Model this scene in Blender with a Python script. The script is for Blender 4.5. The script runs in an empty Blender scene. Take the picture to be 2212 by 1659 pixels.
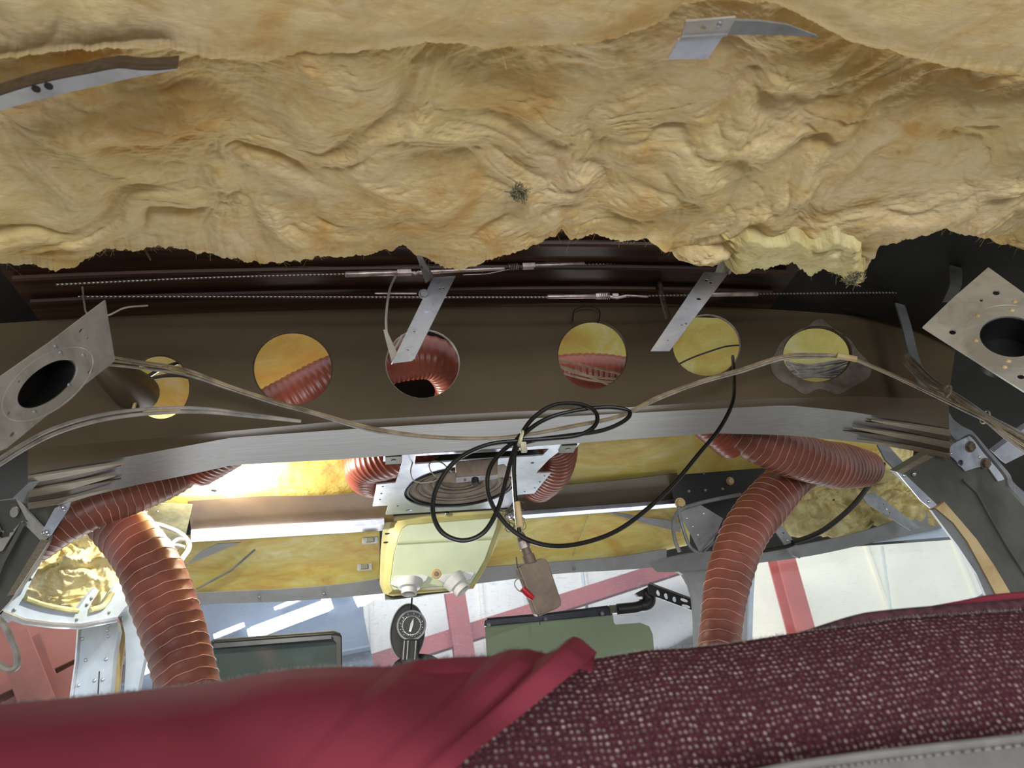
import bpy, math, random
import numpy as np
from mathutils import Vector, Matrix
from mathutils.geometry import tessellate_polygon
random.seed(7)
SC = bpy.context.scene
COL = SC.collection

# ------------------------------------------------------------ camera
F_PX = 1597.0
XC = Vector((.985, .040, -.170)).normalized()          # the aeroplane's right / up / forward as the camera sees them
ZC = Vector((-.117, .880, -.467)); ZC = (ZC - XC * ZC.dot(XC)).normalized()
YC = ZC.cross(XC).normalized()
C0 = Vector((0, 0, 1.2))
M3 = Matrix((XC, YC, ZC))                                # camera -> world
cam_d = bpy.data.cameras.new('camera'); cam = bpy.data.objects.new('camera', cam_d); COL.objects.link(cam)
cam_d.sensor_width = 36.0; cam_d.lens = 36.0 * F_PX / 2212.0; cam_d.clip_start = .02; cam_d.clip_end = 200
cam.matrix_world = Matrix.Translation(C0) @ M3.to_4x4()
cam_d.dof.use_dof = True; cam_d.dof.focus_distance = 1.15; cam_d.dof.aperture_fstop = 13.0
SC.camera = cam

# ------------------------------------------------------------ world, lights, exposure
SC.view_settings.view_transform = 'Standard'; SC.view_settings.look = 'None'
SC.view_settings.exposure = 0.0; SC.view_settings.gamma = 1.0; SC.view_settings.use_curve_mapping = False
SC.cycles.use_denoising = True
SC.cycles.max_bounces = 8
W = bpy.data.worlds.new('world'); SC.world = W; W.use_nodes = True
W.node_tree.nodes['Background'].inputs[0].default_value = (.90, .95, 1.0, 1)
W.node_tree.nodes['Background'].inputs[1].default_value = 1.05

def light(name, kind, loc, power, color=(1, 1, 1), aim=None, size=None, **kw):
    d = bpy.data.lights.new(name, kind); d.energy = power; d.color = color
    o = bpy.data.objects.new(name, d); COL.objects.link(o); o.location = loc
    if aim is not None:
        o.rotation_euler = (Vector(aim) - Vector(loc)).to_track_quat('-Z', 'Y').to_euler()
    if kind == 'AREA': d.size = size[0]; d.shape = 'RECTANGLE'; d.size_y = size[1]
    elif size: d.shadow_soft_size = size
    for k, v in kw.items(): setattr(d, k, v)
    return o
# hangar roof lamps in front of the aeroplane (light the end wall and the windshield frame)
light('hangar_lamp_bank', 'AREA', (-.5, 4.4, 4.6), 350, (1, .98, .95), (0, 7.5, 1.8), (6, 1.2))
light('underside_fill', 'AREA', (.1, 4.0, .50), 76, (.95, .97, 1), (0, 1.4, 1.75), (3.6, .8))   # low fill added ahead of the nose to brighten the undersides
# open hangar door behind the tail
light('hangar_door_daylight', 'AREA', (.3, -3.2, .75), 122, (.96, .98, 1), (0, .5, 1.65), (3.2, 1.6))

# ------------------------------------------------------------ placing helpers
def ray(px, py):
    return (M3 @ Vector((px - 1106.0, 829.5 - py, -F_PX))).normalized()
def P(px, py, Y):
    d = ray(px, py); return C0 + d * (Y / d.y)
def Q(px, py, Z):
    d = ray(px, py); return C0 + d * (Z / d.z)
def plane3(a, b, c):
    a, b, c = P(*a), P(*b), P(*c); n = (b - a).cross(c - a).normalized()
    if n.dot(C0 - a) < 0: n = -n
    return (a, n)                                        # normal faces the cabin
def yplane(Y): return (Vector((0, Y, 1.2)), Vector((0, -1, 0)))
def zplane(Z): return (Vector((0, 0, 1.2 + Z)), Vector((0, 0, -1)))
def PL(px, py, pl):
    d = ray(px, py); return C0 + d * ((pl[0] - C0).dot(pl[1]) / d.dot(pl[1]))
def interp(x, xs, ys): return float(np.interp(x, xs, ys))
def YR(px, py):                                          # depth of the forward roof lining at a place on it
    e = py + .073 * (px - 1106)
    return interp(e, [560, 700, 835, 960, 1035, 1100, 1225, 1310, 1500], [1.02, 1.08, 1.15, 1.28, 1.39, 1.5, 1.70, 1.83, 2.1])
def R(px, py, dY=0): return P(px, py, YR(px, py) + dY)

# ------------------------------------------------------------ noise
_rs = np.random.RandomState(3); _perm = _rs.permutation(256); _perm = np.concatenate([_perm, _perm, _perm])
_ang = _rs.rand(256) * 2 * np.pi; _gx = np.cos(_ang); _gy = np.sin(_ang)
def pn(x, y, s=0):
    x = np.asarray(x, float) + s * 17.37; y = np.asarray(y, float) + s * 9.71
    xi = np.floor(x).astype(int); yi = np.floor(y).astype(int); xf = x - xi; yf = y - yi
    u = xf * xf * xf * (xf * (xf * 6 - 15) + 10); v = yf * yf * yf * (yf * (yf * 6 - 15) + 10)
    def g(ix, iy, dx, dy):
        h = _perm[_perm[ix & 255] + (iy & 255)]; return _gx[h] * dx + _gy[h] * dy
    a = g(xi, yi, xf, yf); b = g(xi + 1, yi, xf - 1, yf); c = g(xi, yi + 1, xf, yf - 1); d = g(xi + 1, yi + 1, xf - 1, yf - 1)
    return (a + u * (b - a) + v * ((c + u * (d - c)) - (a + u * (b - a)))) * 1.5
def fbm(x, y, o=4, s=0):
    r = 0; a = 1; t = 0
    for k in range(o):
        r = r + a * pn(x * 2 ** k, y * 2 ** k, s + k * 3); t += a; a *= .5
    return r / t
def lumps(x, y, s=0, k=1.0):
    """puffy glass wool: rounded pillows with sharp folds between, height 0..1"""
    wx = fbm(x * 5 * k, y * 5 * k, 3, s + 1) * .16 / k; wy = fbm(x * 5 * k, y * 5 * k, 3, s + 2) * .12 / k
    X = x + wx; Y = y + wy
    a = np.sqrt(pn(X * 6 * k, Y * 9 * k, s) ** 2 + .03)
    b = np.sqrt(pn(X * 13 * k + .3 * Y * k, Y * 20 * k, s + 4) ** 2 + .01)
    c = np.abs(fbm(X * 34 * k, Y * 44 * k, 2, s + 5))
    d = fbm(x * 100 * k + 3 * wx, y * 170 * k, 3, s + 6)
    g = fbm(x * 3 * k, y * 4 * k, 2, s + 8)
    return .60 * a + .30 * b + .09 * c + .03 * d + .42 * g

# ------------------------------------------------------------ mesh building
class MB:
    def __init__(s): s.v = []; s.f = []
    def add(s, vs, fs):
        o = len(s.v); s.v += [Vector(q) for q in vs]; s.f += [tuple(o + i for i in f) for f in fs]; return s
    def plate(s, outline, depth, holes=()):
        """flat plate from coplanar outline (+holes), pushed through by the vector depth"""
        depth = Vector(depth)
        loops = [[Vector(q) for q in outline]] + [[Vector(q) for q in h] for h in holes]
        flat = [q for l in loops for q in l]; n = len(flat)
        tr = tessellate_polygon(loops)
        vs = flat + [q + depth for q in flat]
        fs = []
        for t in tr:
            a, b, c = t
            nn = (flat[b] - flat[a]).cross(flat[c] - flat[a])
            if nn.dot(depth) > 0: t = (a, c, b)
            fs.append(tuple(t)); fs.append(tuple(n + i for i in reversed(t)))
        o = 0
        for l in loops:
            m = len(l)
            for i in range(m):
                j = (i + 1) % m; fs.append((o + i, o + j, n + o + j, n + o + i))
            o += m
        return s.add(vs, fs)
    def tube(s, pts, r, seg=8, closed=False, cap=True):
        pts = [Vector(p) for p in pts]; n = len(pts)
        rs = r if hasattr(r, '__len__') else [r] * n
        T = []
        for i in range(n):
            a = pts[(i - 1) % n] if (closed or i) else pts[i]; b = pts[(i + 1) % n] if (closed or i < n - 1) else pts[i]
            t = (b - a); T.append(t.normalized() if t.length > 1e-9 else Vector((0, 0, 1)))
        u = T[0].orthogonal().normalized(); vs = []
        for i in range(n):
            u = (u - T[i] * u.dot(T[i])).normalized(); w = T[i].cross(u)
            for k in range(seg):
                a = 2 * math.pi * k / seg; vs.append(pts[i] + (u * math.cos(a) + w * math.sin(a)) * rs[i])
        fs = []
        for i in range(n if closed else n - 1):
            j = (i + 1) % n
            for k in range(seg):
                l = (k + 1) % seg; fs.append((i * seg + k, i * seg + l, j * seg + l, j * seg + k))
        if cap and not closed:
            fs.append(tuple(reversed(range(seg)))); fs.append(tuple((n - 1) * seg + k for k in range(seg)))
        return s.add(vs, fs)
    def lathe(s, c, ax, prof, seg=32, cap=(True, True)):
        """prof = [(along axis, radius)...]"""
        c = Vector(c); ax = Vector(ax).normalized(); u = ax.orthogonal().normalized(); w = ax.cross(u)
        vs = []
        for h, r in prof:
            for k in range(seg):
                a = 2 * math.pi * k / seg; vs.append(c + ax * h + (u * math.cos(a) + w * math.sin(a)) * r)
        fs = []; n = len(prof)
        for i in range(n - 1):
            for k in range(seg):
                l = (k + 1) % seg; fs.append((i * seg + k, i * seg + l, (i + 1) * seg + l, (i + 1) * seg + k))
        if cap[0]: fs.append(tuple(reversed(range(seg))))
        if cap[1]: fs.append(tuple((n - 1) * seg + k for k in range(seg)))
        return s.add(vs, fs)
    def grid(s, rows):
        """surface through equal-length rows of points"""
        n = len(rows); m = len(rows[0]); vs = [q for r in rows for q in r]
        fs = [(i * m + j, i * m + j + 1, (i + 1) * m + j + 1, (i + 1) * m + j) for i in range(n - 1) for j in range(m - 1)]
        return s.add(vs, fs)
    def slab(s, rows, th):
        """grid with thickness: a closed shell offset by th (vector)"""
        th = Vector(th); n = len(rows); m = len(rows[0])
        vs = [Vector(q) for r in rows for q in r]; N = len(vs); vs += [q + th for q in vs]
        fs = []
        for i in range(n - 1):
            for j in range(m - 1):
                q = (i * m + j, i * m + j + 1, (i + 1) * m + j + 1, (i + 1) * m + j); fs.append(q); fs.append(tuple(N + k for k in reversed(q)))
        ed = [j for j in range(m)] + [i * m + m - 1 for i in range(1, n)] + [(n - 1) * m + j for j in range(m - 2, -1, -1)] + [i * m for i in range(n - 2, 0, -1)]
        for a, b in zip(ed, ed[1:] + ed[:1]): fs.append((a, b, N + b, N + a))
        return s.add(vs, fs)
    def box(s, c, ax, ay, az):
        """box from centre and three half-extent vectors"""
        c = Vector(c); ax = Vector(ax); ay = Vector(ay); az = Vector(az)
        vs = [c + ax * i + ay * j + az * k for k in (-1, 1) for j in (-1, 1) for i in (-1, 1)]
        return s.add(vs, [(0, 2, 3, 1), (4, 5, 7, 6), (0, 1, 5, 4), (2, 6, 7, 3), (0, 4, 6, 2), (1, 3, 7, 5)])
    def build(s, name, mat, parent=None, smooth=True, bevel=0, sharp=35):
        me = bpy.data.meshes.new(name)
        off = parent['_o'] if parent is not None else (0, 0, 0)
        off = Vector(off)
        me.from_pydata([tuple(q - off) for q in s.v], [], s.f); me.update()
        bmfix(me)
        o = bpy.data.objects.new(name, me); COL.objects.link(o); me.materials.append(mat)
        if smooth:
            me.shade_smooth(); me.set_sharp_from_angle(angle=math.radians(sharp))
        if bevel:
            b = o.modifiers.new('bevel', 'BEVEL'); b.width = bevel; b.segments = 2; b.limit_method = 'ANGLE'; b.angle_limit = math.radians(40)
        if parent is not None:
            o.parent = parent; o['_o'] = tuple(off)
        return o
import bmesh
def bmfix(me):
    bm = bmesh.new(); bm.from_mesh(me); bmesh.ops.recalc_face_normals(bm, faces=bm.faces); bm.to_mesh(me); bm.free()
def fast_grid(name, XYZ, mat, parent=None, back=None):
    """dense height field from an (n,m,3) array"""
    n, m, _ = XYZ.shape; V = XYZ.reshape(-1, 3).astype(np.float32)
    if parent is not None: V = V - np.array(parent['_o'], np.float32)
    i, j = np.meshgrid(np.arange(n - 1), np.arange(m - 1), indexing='ij'); a = (i * m + j).ravel()
    F = np.stack([a, a + 1, a + m + 1, a + m], 1).astype(np.int32)
    me = bpy.data.meshes.new(name); me.vertices.add(len(V)); me.vertices.foreach_set('co', V.ravel())
    me.loops.add(F.size); me.loops.foreach_set('vertex_index', F.ravel())
    me.polygons.add(len(F)); me.polygons.foreach_set('loop_start', np.arange(len(F), dtype=np.int32) * 4)
    me.update(calc_edges=True); me.shade_smooth(); me.materials.append(mat)
    o = bpy.data.objects.new(name, me); COL.objects.link(o)
    if parent is not None: o.parent = parent; o['_o'] = tuple(parent['_o'])
    return o
def tag(o, label=None, cat=None, group=None, kind=None):
    if label: o['label'] = label
    if cat: o['category'] = cat
    if group: o['group'] = group
    if kind: o['kind'] = kind
    return o
def thing(name, label, cat, loc, group=None):
    o = bpy.data.objects.new(name, None); COL.objects.link(o); o.location = loc; o.empty_display_size = .02
    o['_o'] = tuple(Vector(loc)); return tag(o, label, cat, group)
def smooth(pts, k=8, closed=False):
    """Catmull-Rom through points"""
    pts = [Vector(p) for p in pts]; n = len(pts); out = []
    for i in range(n if closed else n - 1):
        g = lambda q: pts[q % n] if closed else pts[max(0, min(n - 1, q))]
        a, b, c, d = g(i - 1), g(i), g(i + 1), g(i + 2)
        if not closed and i == 0: a = b * 2 - c
        if not closed and i == n - 2: d = c * 2 - b
        for t in range(k):
            t /= k
            out.append(.5 * ((2 * b) + (c - a) * t + (2 * a - 5 * b + 4 * c - d) * t * t + (3 * b - a - 3 * c + d) * t ** 3))
    if not closed: out.append(pts[-1])
    return out
def circ(c, u, w, r, n=28, r2=None):
    r2 = r if r2 is None else r2
    return [c + u * math.cos(2 * math.pi * k / n) * r + w * math.sin(2 * math.pi * k / n) * r2 for k in range(n)]
def pell(cx, cy, a, b, rot=0, n=32):                      # ellipse as picture points
    c, s = math.cos(rot), math.sin(rot)
    return [(cx + a * math.cos(t) * c - b * math.sin(t) * s, cy + a * math.cos(t) * s + b * math.sin(t) * c) for t in [2 * math.pi * k / n for k in range(n)]]
def rivet(parent, p, n, r, mat, name='rivet'):
    p = Vector(p); n = Vector(n)
    return MB().lathe(p - n * r * .1, n, [(0, r), (r * .35, r * .85), (r * .6, r * .45), (r * .68, .0001)], 10).build(name, mat, parent)
def bolt(parent, p, n, r, mat, name='bolt'):
    p = Vector(p); n = Vector(n)
    m = MB(); m.lathe(p, n, [(0, r * 1.25), (r * .15, r * 1.25)], 20); m.lathe(p, n, [(r * .15, r), (r * .7, r), (r * .85, r * .85)], 6)
    return m.build(name, mat, parent, sharp=25)

# ------------------------------------------------------------ materials
def lin(c):
    return tuple((x / 255 / 12.92 if x <= 10 else ((x / 255 + .055) / 1.055) ** 2.4) for x in c) + (1,)
class N:
    def __init__(s, name):
        s.m = bpy.data.materials.new(name); s.m.use_nodes = True; s.t = s.m.node_tree; s.b = s.t.nodes['Principled BSDF']
        s.out = s.t.nodes['Material Output']
    def n(s, typ, **kw):
        q = s.t.nodes.new(typ)
        for k, v in kw.items():
            if k in q.inputs.keys(): q.inputs[k].default_value = v
            else: setattr(q, k, v)
        return q
    def l(s, a, b): s.t.links.new(a, b)
    def co(s, scale=(1, 1, 1), src='Object', rot=(0, 0, 0)):
        tc = s.n('ShaderNodeTexCoord'); mp = s.n('ShaderNodeMapping'); mp.inputs['Scale'].default_value = scale; mp.inputs['Rotation'].default_value = rot
        s.l(tc.outputs[src], mp.inputs[0]); return mp.outputs[0]
    def noise(s, scale, detail=4, rough=.55, vec=None, dist=0):
        q = s.n('ShaderNodeTexNoise'); q.inputs['Scale'].default_value = scale; q.inputs['Detail'].default_value = detail
        q.inputs['Roughness'].default_value = rough; q.inputs['Distortion'].default_value = dist
        s.l(vec if vec is not None else s.co(), q.inputs['Vector']); return q.outputs[0]
    def ramp(s, fac, stops):
        q = s.n('ShaderNodeValToRGB'); e = q.color_ramp.elements
        while len(e) < len(stops): e.new(.5)
        for i, (p, c) in enumerate(stops): e[i].position = p; e[i].color = lin(c) if len(c) == 3 else c
        s.l(fac, q.inputs[0]); return q.outputs[0]
    def mix(s, fac, a, b, mode='MIX'):
        q = s.n('ShaderNodeMix', data_type='RGBA', blend_type=mode)
        for v, i in ((fac, 0), (a, 6), (b, 7)):
            if isinstance(v, (int, float)): q.inputs[i].default_value = v
            elif isinstance(v, tuple): q.inputs[i].default_value = lin(v) if len(v) == 3 else v
            else: s.l(v, q.inputs[i])
        return q.outputs[2]
    def bump(s, h, strength=.3, dist=.002):
        q = s.n('ShaderNodeBump'); q.inputs['Strength'].default_value = strength; q.inputs['Distance'].default_value = dist
        s.l(h, q.inputs['Height']); s.l(q.outputs[0], s.b.inputs['Normal']); return q
    def set(s, **kw):
        for k, v in kw.items(): s.b.inputs[k.replace('_', ' ')].default_value = v
        return s
    def base(s, c):
        if isinstance(c, tuple): s.b.inputs['Base Color'].default_value = lin(c)
        else: s.l(c, s.b.inputs['Base Color'])
        return s
def simple(name, c, rough=.5, metal=0, var=.12, scale=30, bump=0, c2=None, **kw):
    q = N(name); f = q.noise(scale, 5)
    c2 = c2 or tuple(int(x * (1 - var * 2.2)) for x in c)
    q.base(q.ramp(f, [(.35, c2), (.6, c)])).set(Roughness=rough, Metallic=metal, **kw)
    if bump: q.bump(q.noise(scale * 6, 3), bump, .001)
    return q.m
def wool(name, a, b, c, fine=1.0):
    q = N(name)
    f = q.noise(9, 5, .6, dist=.8); g = q.noise(22, 6, .65, q.co((1, 2.2, 1)), 1.4)
    col = q.ramp(f, [(.34, c), (.46, b), (.6, a)])
    col = q.mix(q.ramp(g, [(.36, (190, 190, 190)), (.5, (0, 0, 0))]), col, c)
    col = q.mix(q.ramp(g, [(.52, (0, 0, 0)), (.7, (170, 170, 170))]), col, tuple(min(255, int(x * 1.06)) for x in a))
    yv = q.noise(4.5, 3, .5, q.co((1, 1.3, 1)), .6)
    col = q.mix(q.ramp(yv, [(.45, (0, 0, 0)), (.7, (150, 150, 150))]), col, (224, 208, 140))
    spk = q.n('ShaderNodeTexVoronoi'); spk.inputs['Scale'].default_value = 60; q.l(q.co(), spk.inputs['Vector'])
    q.base(col).set(Roughness=.95, Specular_IOR_Level=.15)
    h1 = q.noise(160 * fine, 5, .7, q.co((.45, 1.4, 1), rot=(0, 0, .25)), 1.5); h2 = q.noise(48 * fine, 5, .6, q.co((.6, 1.3, 1)), 1.0)
    q.bump(q.mix(.5, h2, h1), .55, .004)
    return q.m
M = {}
M['wool'] = wool('pinkish_glass_wool', (226, 204, 162), (218, 194, 140), (206, 164, 100))
M['wool_y'] = wool('yellow_glass_wool', (238, 232, 196), (232, 222, 168), (216, 190, 112))
M['wool_g'] = wool('greenish_glass_wool', (220, 210, 164), (208, 196, 140), (190, 162, 100))
M['fibre'] = simple('glass_fibre', (232, 225, 165), .8)
def paneltex():
    q = N('faced_insulation'); f = q.noise(7, 6, .65, q.co((1, 1.5, 1)), 1.0); g = q.noise(60, 5, .7, q.co((.3, 2.0, 1)))
    col = q.ramp(f, [(.3, (212, 164, 84)), (.42, (220, 192, 98)), (.56, (226, 212, 118)), (.68, (236, 230, 176))])
    col = q.mix(q.ramp(g, [(.5, (0, 0, 0)), (.75, (90, 90, 90))]), col, (160, 116, 56))
    q.base(col).set(Roughness=.55); q.bump(q.noise(70, 5, .6), .4, .003); return q.m
M['panel'] = paneltex()
def brown():
    q = N('brown_primer_paint'); f = q.noise(5, 5, .6, q.co((1, 1, 3))); g = q.noise(160, 2)
    col = q.ramp(f, [(.3, (78, 66, 48)), (.7, (88, 74, 55))])
    q.base(col).set(Roughness=.42, Metallic=.15); q.bump(g, .12, .0005); return q.m
M['brown'] = brown()
def streakbrown():
    q = N('streaked_red_brown_skin'); f = q.noise(6, 6, .6, q.co((.15, 9, 4)))
    q.base(q.ramp(f, [(.35, (32, 20, 15)), (.5, (66, 40, 28)), (.62, (86, 60, 42)), (.7, (44, 27, 20))])).set(Roughness=.35, Metallic=.2); return q.m
M['skin'] = streakbrown()
M['dark'] = simple('dark_green_black_skin', (20, 21, 19), .6, var=.3, scale=8)  # low tone alone keeps the cabin sides and roof skin dark
M['black'] = simple('black_paint', (22, 23, 24), .45)
def brushed(name, c, c2, rough=.34, metal=.75, sc=(1.2, 60, 60)):
    q = N(name); f = q.noise(8, 5, .6, q.co(sc)); g = q.noise(5, 4)
    col = q.ramp(f, [(.35, c2), (.65, c)]); col = q.mix(q.ramp(g, [(.4, (0, 0, 0)), (.8, (70, 70, 70))]), col, c2)
    q.base(col).set(Roughness=rough, Metallic=metal); q.bump(f, .06, .0006); return q.m
M['flange'] = brushed('brushed_flange_metal', (146, 147, 147), (130, 130, 128), .5, .35)
M['flange_dark'] = brushed('tarnished_flange_metal', (92, 78, 62), (66, 54, 42), .45, .4)
M['flange_pale'] = brushed('pale_flange_strip', (150, 140, 122), (126, 114, 96), .45, .4)
def alu(name, c, c2, rough=.38, metal=.55, stain=(120, 104, 88)):
    q = N(name); f = q.noise(16, 6, .65, dist=.6); g = q.noise(55, 5, .7)
    col = q.ramp(f, [(.35, c2), (.6, c)]); col = q.mix(q.ramp(g, [(.56, (0, 0, 0)), (.72, (150, 150, 150))]), col, stain)
    q.base(col).set(Roughness=rough, Metallic=metal); q.bump(g, .1, .001); return q.m
M['alu'] = alu('bare_aluminium', (208, 214, 228), (176, 182, 198), stain=(130, 130, 140))
M['alu_old'] = alu('stained_aluminium_plate', (196, 194, 188), (164, 160, 152))
M['alu_dull'] = alu('dull_grey_aluminium', (140, 142, 144), (108, 110, 112), .5, .4)
M['alu_shiny'] = alu('shiny_aluminium', (225, 228, 235), (190, 195, 205), .18, .9, (160, 165, 175))
M['frame'] = alu('pale_blue_grey_frame_paint', (188, 202, 218), (172, 186, 202), .4, .1, (196, 190, 160))
M['frame_y'] = simple('yellow_sealant', (206, 200, 146), .5)
M['grey'] = alu('grey_frame_paint', (150, 153, 156), (138, 140, 142), .5, .1, (120, 120, 118))
M['darkgrey'] = alu('dark_grey_olive_paint', (92, 92, 86), (78, 78, 74), .45, .15, (104, 96, 80))
M['tan'] = simple('peeling_tan_adhesive', (196, 174, 130), .7, scale=18, c2=(168, 132, 82), bump=.4)
M['steel'] = simple('steel_terminal', (206, 188, 184), .3, .6, scale=60)
def rope():
    q = N('twisted_steel_cable'); w = q.n('ShaderNodeTexWave'); w.inputs['Scale'].default_value = 120; w.inputs['Distortion'].default_value = .2
    w.bands_direction = 'DIAGONAL'
    q.l(q.co(), w.inputs['Vector']); q.base(q.ramp(w.outputs[0], [(.2, (60, 52, 46)), (.8, (140, 130, 122))])).set(Roughness=.4, Metallic=.7); q.bump(w.outputs[0], .5, .0006); return q.m
M['rope'] = rope()
M['hose'] = simple('red_silicone_duct', (134, 76, 62), .42, var=.10, scale=14, bump=.15)
M['hose_o'] = simple('orange_red_silicone_duct', (150, 76, 58), .34, var=.08, scale=14)
M['cord'] = simple('pale_pink_stitching_cord', (214, 164, 140), .5)
M['wire'] = simple('aged_white_wire', (156, 149, 140), .45, var=.12, scale=40)
M['wire_tan'] = simple('tan_wire', (158, 140, 112), .45, var=.15, scale=40)
M['wire_dark'] = simple('dark_wire', (74, 66, 58), .5)
M['coax'] = simple('black_cable_jacket', (14, 14, 15), .35)
M['tie'] = simple('clouded_nylon_tie', (196, 190, 160), .4)
M['module'] = alu('dirty_tan_metal', (128, 112, 98), (96, 82, 70), .55, .35, (70, 56, 46))
M['red'] = simple('red_plastic', (176, 28, 40), .35)
M['fg'] = simple('pale_yellow_green_fibreglass', (180, 190, 152), .32, var=.04, scale=10)
M['fg_y'] = simple('yellow_fibreglass_rim', (196, 188, 124), .4, var=.07, scale=12)
M['nozzle'] = simple('white_plastic', (206, 208, 204), .4, var=.02)
M['olive'] = simple('dark_olive_metal', (96, 98, 78), .4)
M['cone'] = simple('speaker_paper_cone', (176, 166, 154), .9, var=.12, scale=20, bump=.4)
M['rubber'] = simple('dark_rubber_surround', (62, 62, 60), .6)
M['crimson'] = None
def cloth_crimson():
    q = N('crimson_cloth'); f = q.noise(5, 4, .55, q.co((1, 1, 1)), .8); w = q.noise(900, 2)
    q.base(q.ramp(f, [(.35, (122, 50, 62)), (.65, (140, 56, 70))])).set(Roughness=.9, Specular_IOR_Level=.1); q.bump(w, .25, .0006); return q.m
M['crimson'] = cloth_crimson()
def tweed():
    q = N('maroon_tweed')
    uv = q.n('ShaderNodeUVMap'); mp = q.n('ShaderNodeMapping'); q.l(uv.outputs[0], mp.inputs[0])
    wob = q.n('ShaderNodeTexNoise'); wob.inputs['Scale'].default_value = 18; q.l(uv.outputs[0], wob.inputs['Vector'])
    vv = q.n('ShaderNodeVectorMath', operation='MULTIPLY_ADD'); q.l(wob.outputs['Color'], vv.inputs[0]); vv.inputs[1].default_value = (.006, .006, 0); q.l(mp.outputs[0], vv.inputs[2])
    vo = q.n('ShaderNodeTexVoronoi'); vo.inputs['Scale'].default_value = 290; vo.inputs['Randomness'].default_value = .35; q.l(vv.outputs[0], vo.inputs['Vector'])
    dot = q.ramp(vo.outputs['Distance'], [(.12, (255, 255, 255)), (.42, (0, 0, 0))])
    cn = q.noise(60, 4, .7, uv.outputs[0]); g = q.noise(420, 2, .6, uv.outputs[0])
    base = q.ramp(g, [(.35, (58, 35, 39)), (.65, (88, 45, 54))])
    dc = q.mix(q.ramp(vo.outputs['Color'], [(.2, (0, 0, 0)), (.8, (255, 255, 255))]), (120, 98, 98), (188, 168, 160))
    fac = q.mix(q.ramp(cn, [(.3, (150, 150, 150)), (.6, (255, 255, 255))]), (0, 0, 0), dot)
    q.base(q.mix(fac, base, dc)).set(Roughness=.95, Specular_IOR_Level=.1)
    q.bump(dot, .6, .0012); return q.m
M['tweed'] = tweed()
M['vinyl'] = simple('grey_vinyl', (128, 124, 120), .5, var=.04, scale=60, bump=.2)
M['thread'] = simple('pale_thread', (150, 146, 140), .8)
M['tape'] = simple('silver_foil_tape', (200, 204, 210), .25, .8, scale=40, bump=.5)
M['mould'] = simple('green_grey_stain', (134, 130, 100), .9)
def haze_glass(name, tint, haze, scratch=.5, hz=(205, 215, 228)):
    q = N(name); t = q.t; t.nodes.remove(q.b)
    tr = q.n('ShaderNodeBsdfTransparent'); tr.inputs[0].default_value = lin(tint)
    gl = q.n('ShaderNodeBsdfGlossy'); gl.inputs['Roughness'].default_value = .08; gl.inputs[0].default_value = (.8, .8, .8, 1)
    df = q.n('ShaderNodeBsdfDiffuse'); df.inputs[0].default_value = lin(hz)
    tl = q.n('ShaderNodeBsdfTranslucent'); tl.inputs[0].default_value = lin(hz)
    ad = q.n('ShaderNodeMixShader'); ad.inputs[0].default_value = .6; q.l(df.outputs[0], ad.inputs[1]); q.l(tl.outputs[0], ad.inputs[2])
    s1 = q.noise(26, 6, .8, q.co((1, .12, 5), rot=(.2, .5, .7)), 2.5); s2 = q.noise(40, 6, .8, q.co((6, 1, .2), rot=(.4, .1, -.5)), 2.0)
    sm = q.ramp(q.mix(.5, s1, s2, 'ADD'), [(.83, (0, 0, 0)), (.9, (255, 255, 255))])
    hf = q.n('ShaderNodeMath', operation='MULTIPLY_ADD'); q.l(sm, hf.inputs[0]); hf.inputs[1].default_value = scratch; hf.inputs[2].default_value = haze
    m1 = q.n('ShaderNodeMixShader'); q.l(hf.outputs[0], m1.inputs[0]); q.l(tr.outputs[0], m1.inputs[1]); q.l(ad.outputs[0], m1.inputs[2])
    fr = q.n('ShaderNodeFresnel'); fr.inputs[0].default_value = 1.4
    m2 = q.n('ShaderNodeMixShader'); q.l(fr.outputs[0], m2.inputs[0]); q.l(m1.outputs[0], m2.inputs[1]); q.l(gl.outputs[0], m2.inputs[2])
    q.l(m2.outputs[0], q.out.inputs[0]); return q.m
M['glass'] = haze_glass('scratched_windshield_acrylic', (225, 232, 240), .10, .32)
M['glass_clear'] = haze_glass('clear_side_window_acrylic', (245, 250, 250), .02, .1)
M['visor'] = haze_glass('green_visor_acrylic', (176, 184, 166), .5, .05, (160, 170, 150))
M['visor_dark'] = haze_glass('dark_green_visor_acrylic', (140, 150, 146), .42, .05, (118, 130, 126))
M['wall'] = simple('cream_hangar_sheet', (250, 242, 228), .6, var=.02, scale=1.2)
M['wall_blue'] = simple('blue_grey_hangar_sheet', (108, 112, 122), .55, var=.08, scale=1.0)
M['beam'] = simple('red_painted_steel', (178, 84, 78), .5, var=.05, scale=2)
M['beam_d'] = simple('dull_red_oxide_steel', (112, 66, 58), .6, var=.1, scale=2)
M['conc'] = simple('grey_concrete', (150, 146, 138), .8, scale=2)
M['carpet'] = simple('brown_cabin_carpet', (120, 104, 90), .95, scale=30)
def emit(name, c, s):
    q = N(name); q.base((0, 0, 0)); q.b.inputs['Emission Color'].default_value = lin(c); q.b.inputs['Emission Strength'].default_value = s; return q.m
M['tube'] = emit('reflected_tube_glow', (240, 248, 255), 9)
M['bulb'] = emit('work_lamp_glow', (255, 250, 225), 60)
M['dial'] = simple('dial_white_marks', (225, 228, 225), .6)
M['chrome'] = simple('chrome_bezel', (215, 218, 220), .15, 1.0)

def wire_obj(name, pts, r, mat, parent=None, k=8, seg=7):
    return MB().tube(smooth(pts, k), r, seg).build(name, mat, parent)

# ============================================================ SETTING
def struct(o, label=None): o['kind'] = 'structure'; return o
fl = MB().box((0, 2, -.02), (9, 0, 0), (0, 9.5, 0), (0, 0, .02)).build('floor', M['conc']); struct(fl)
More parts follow.
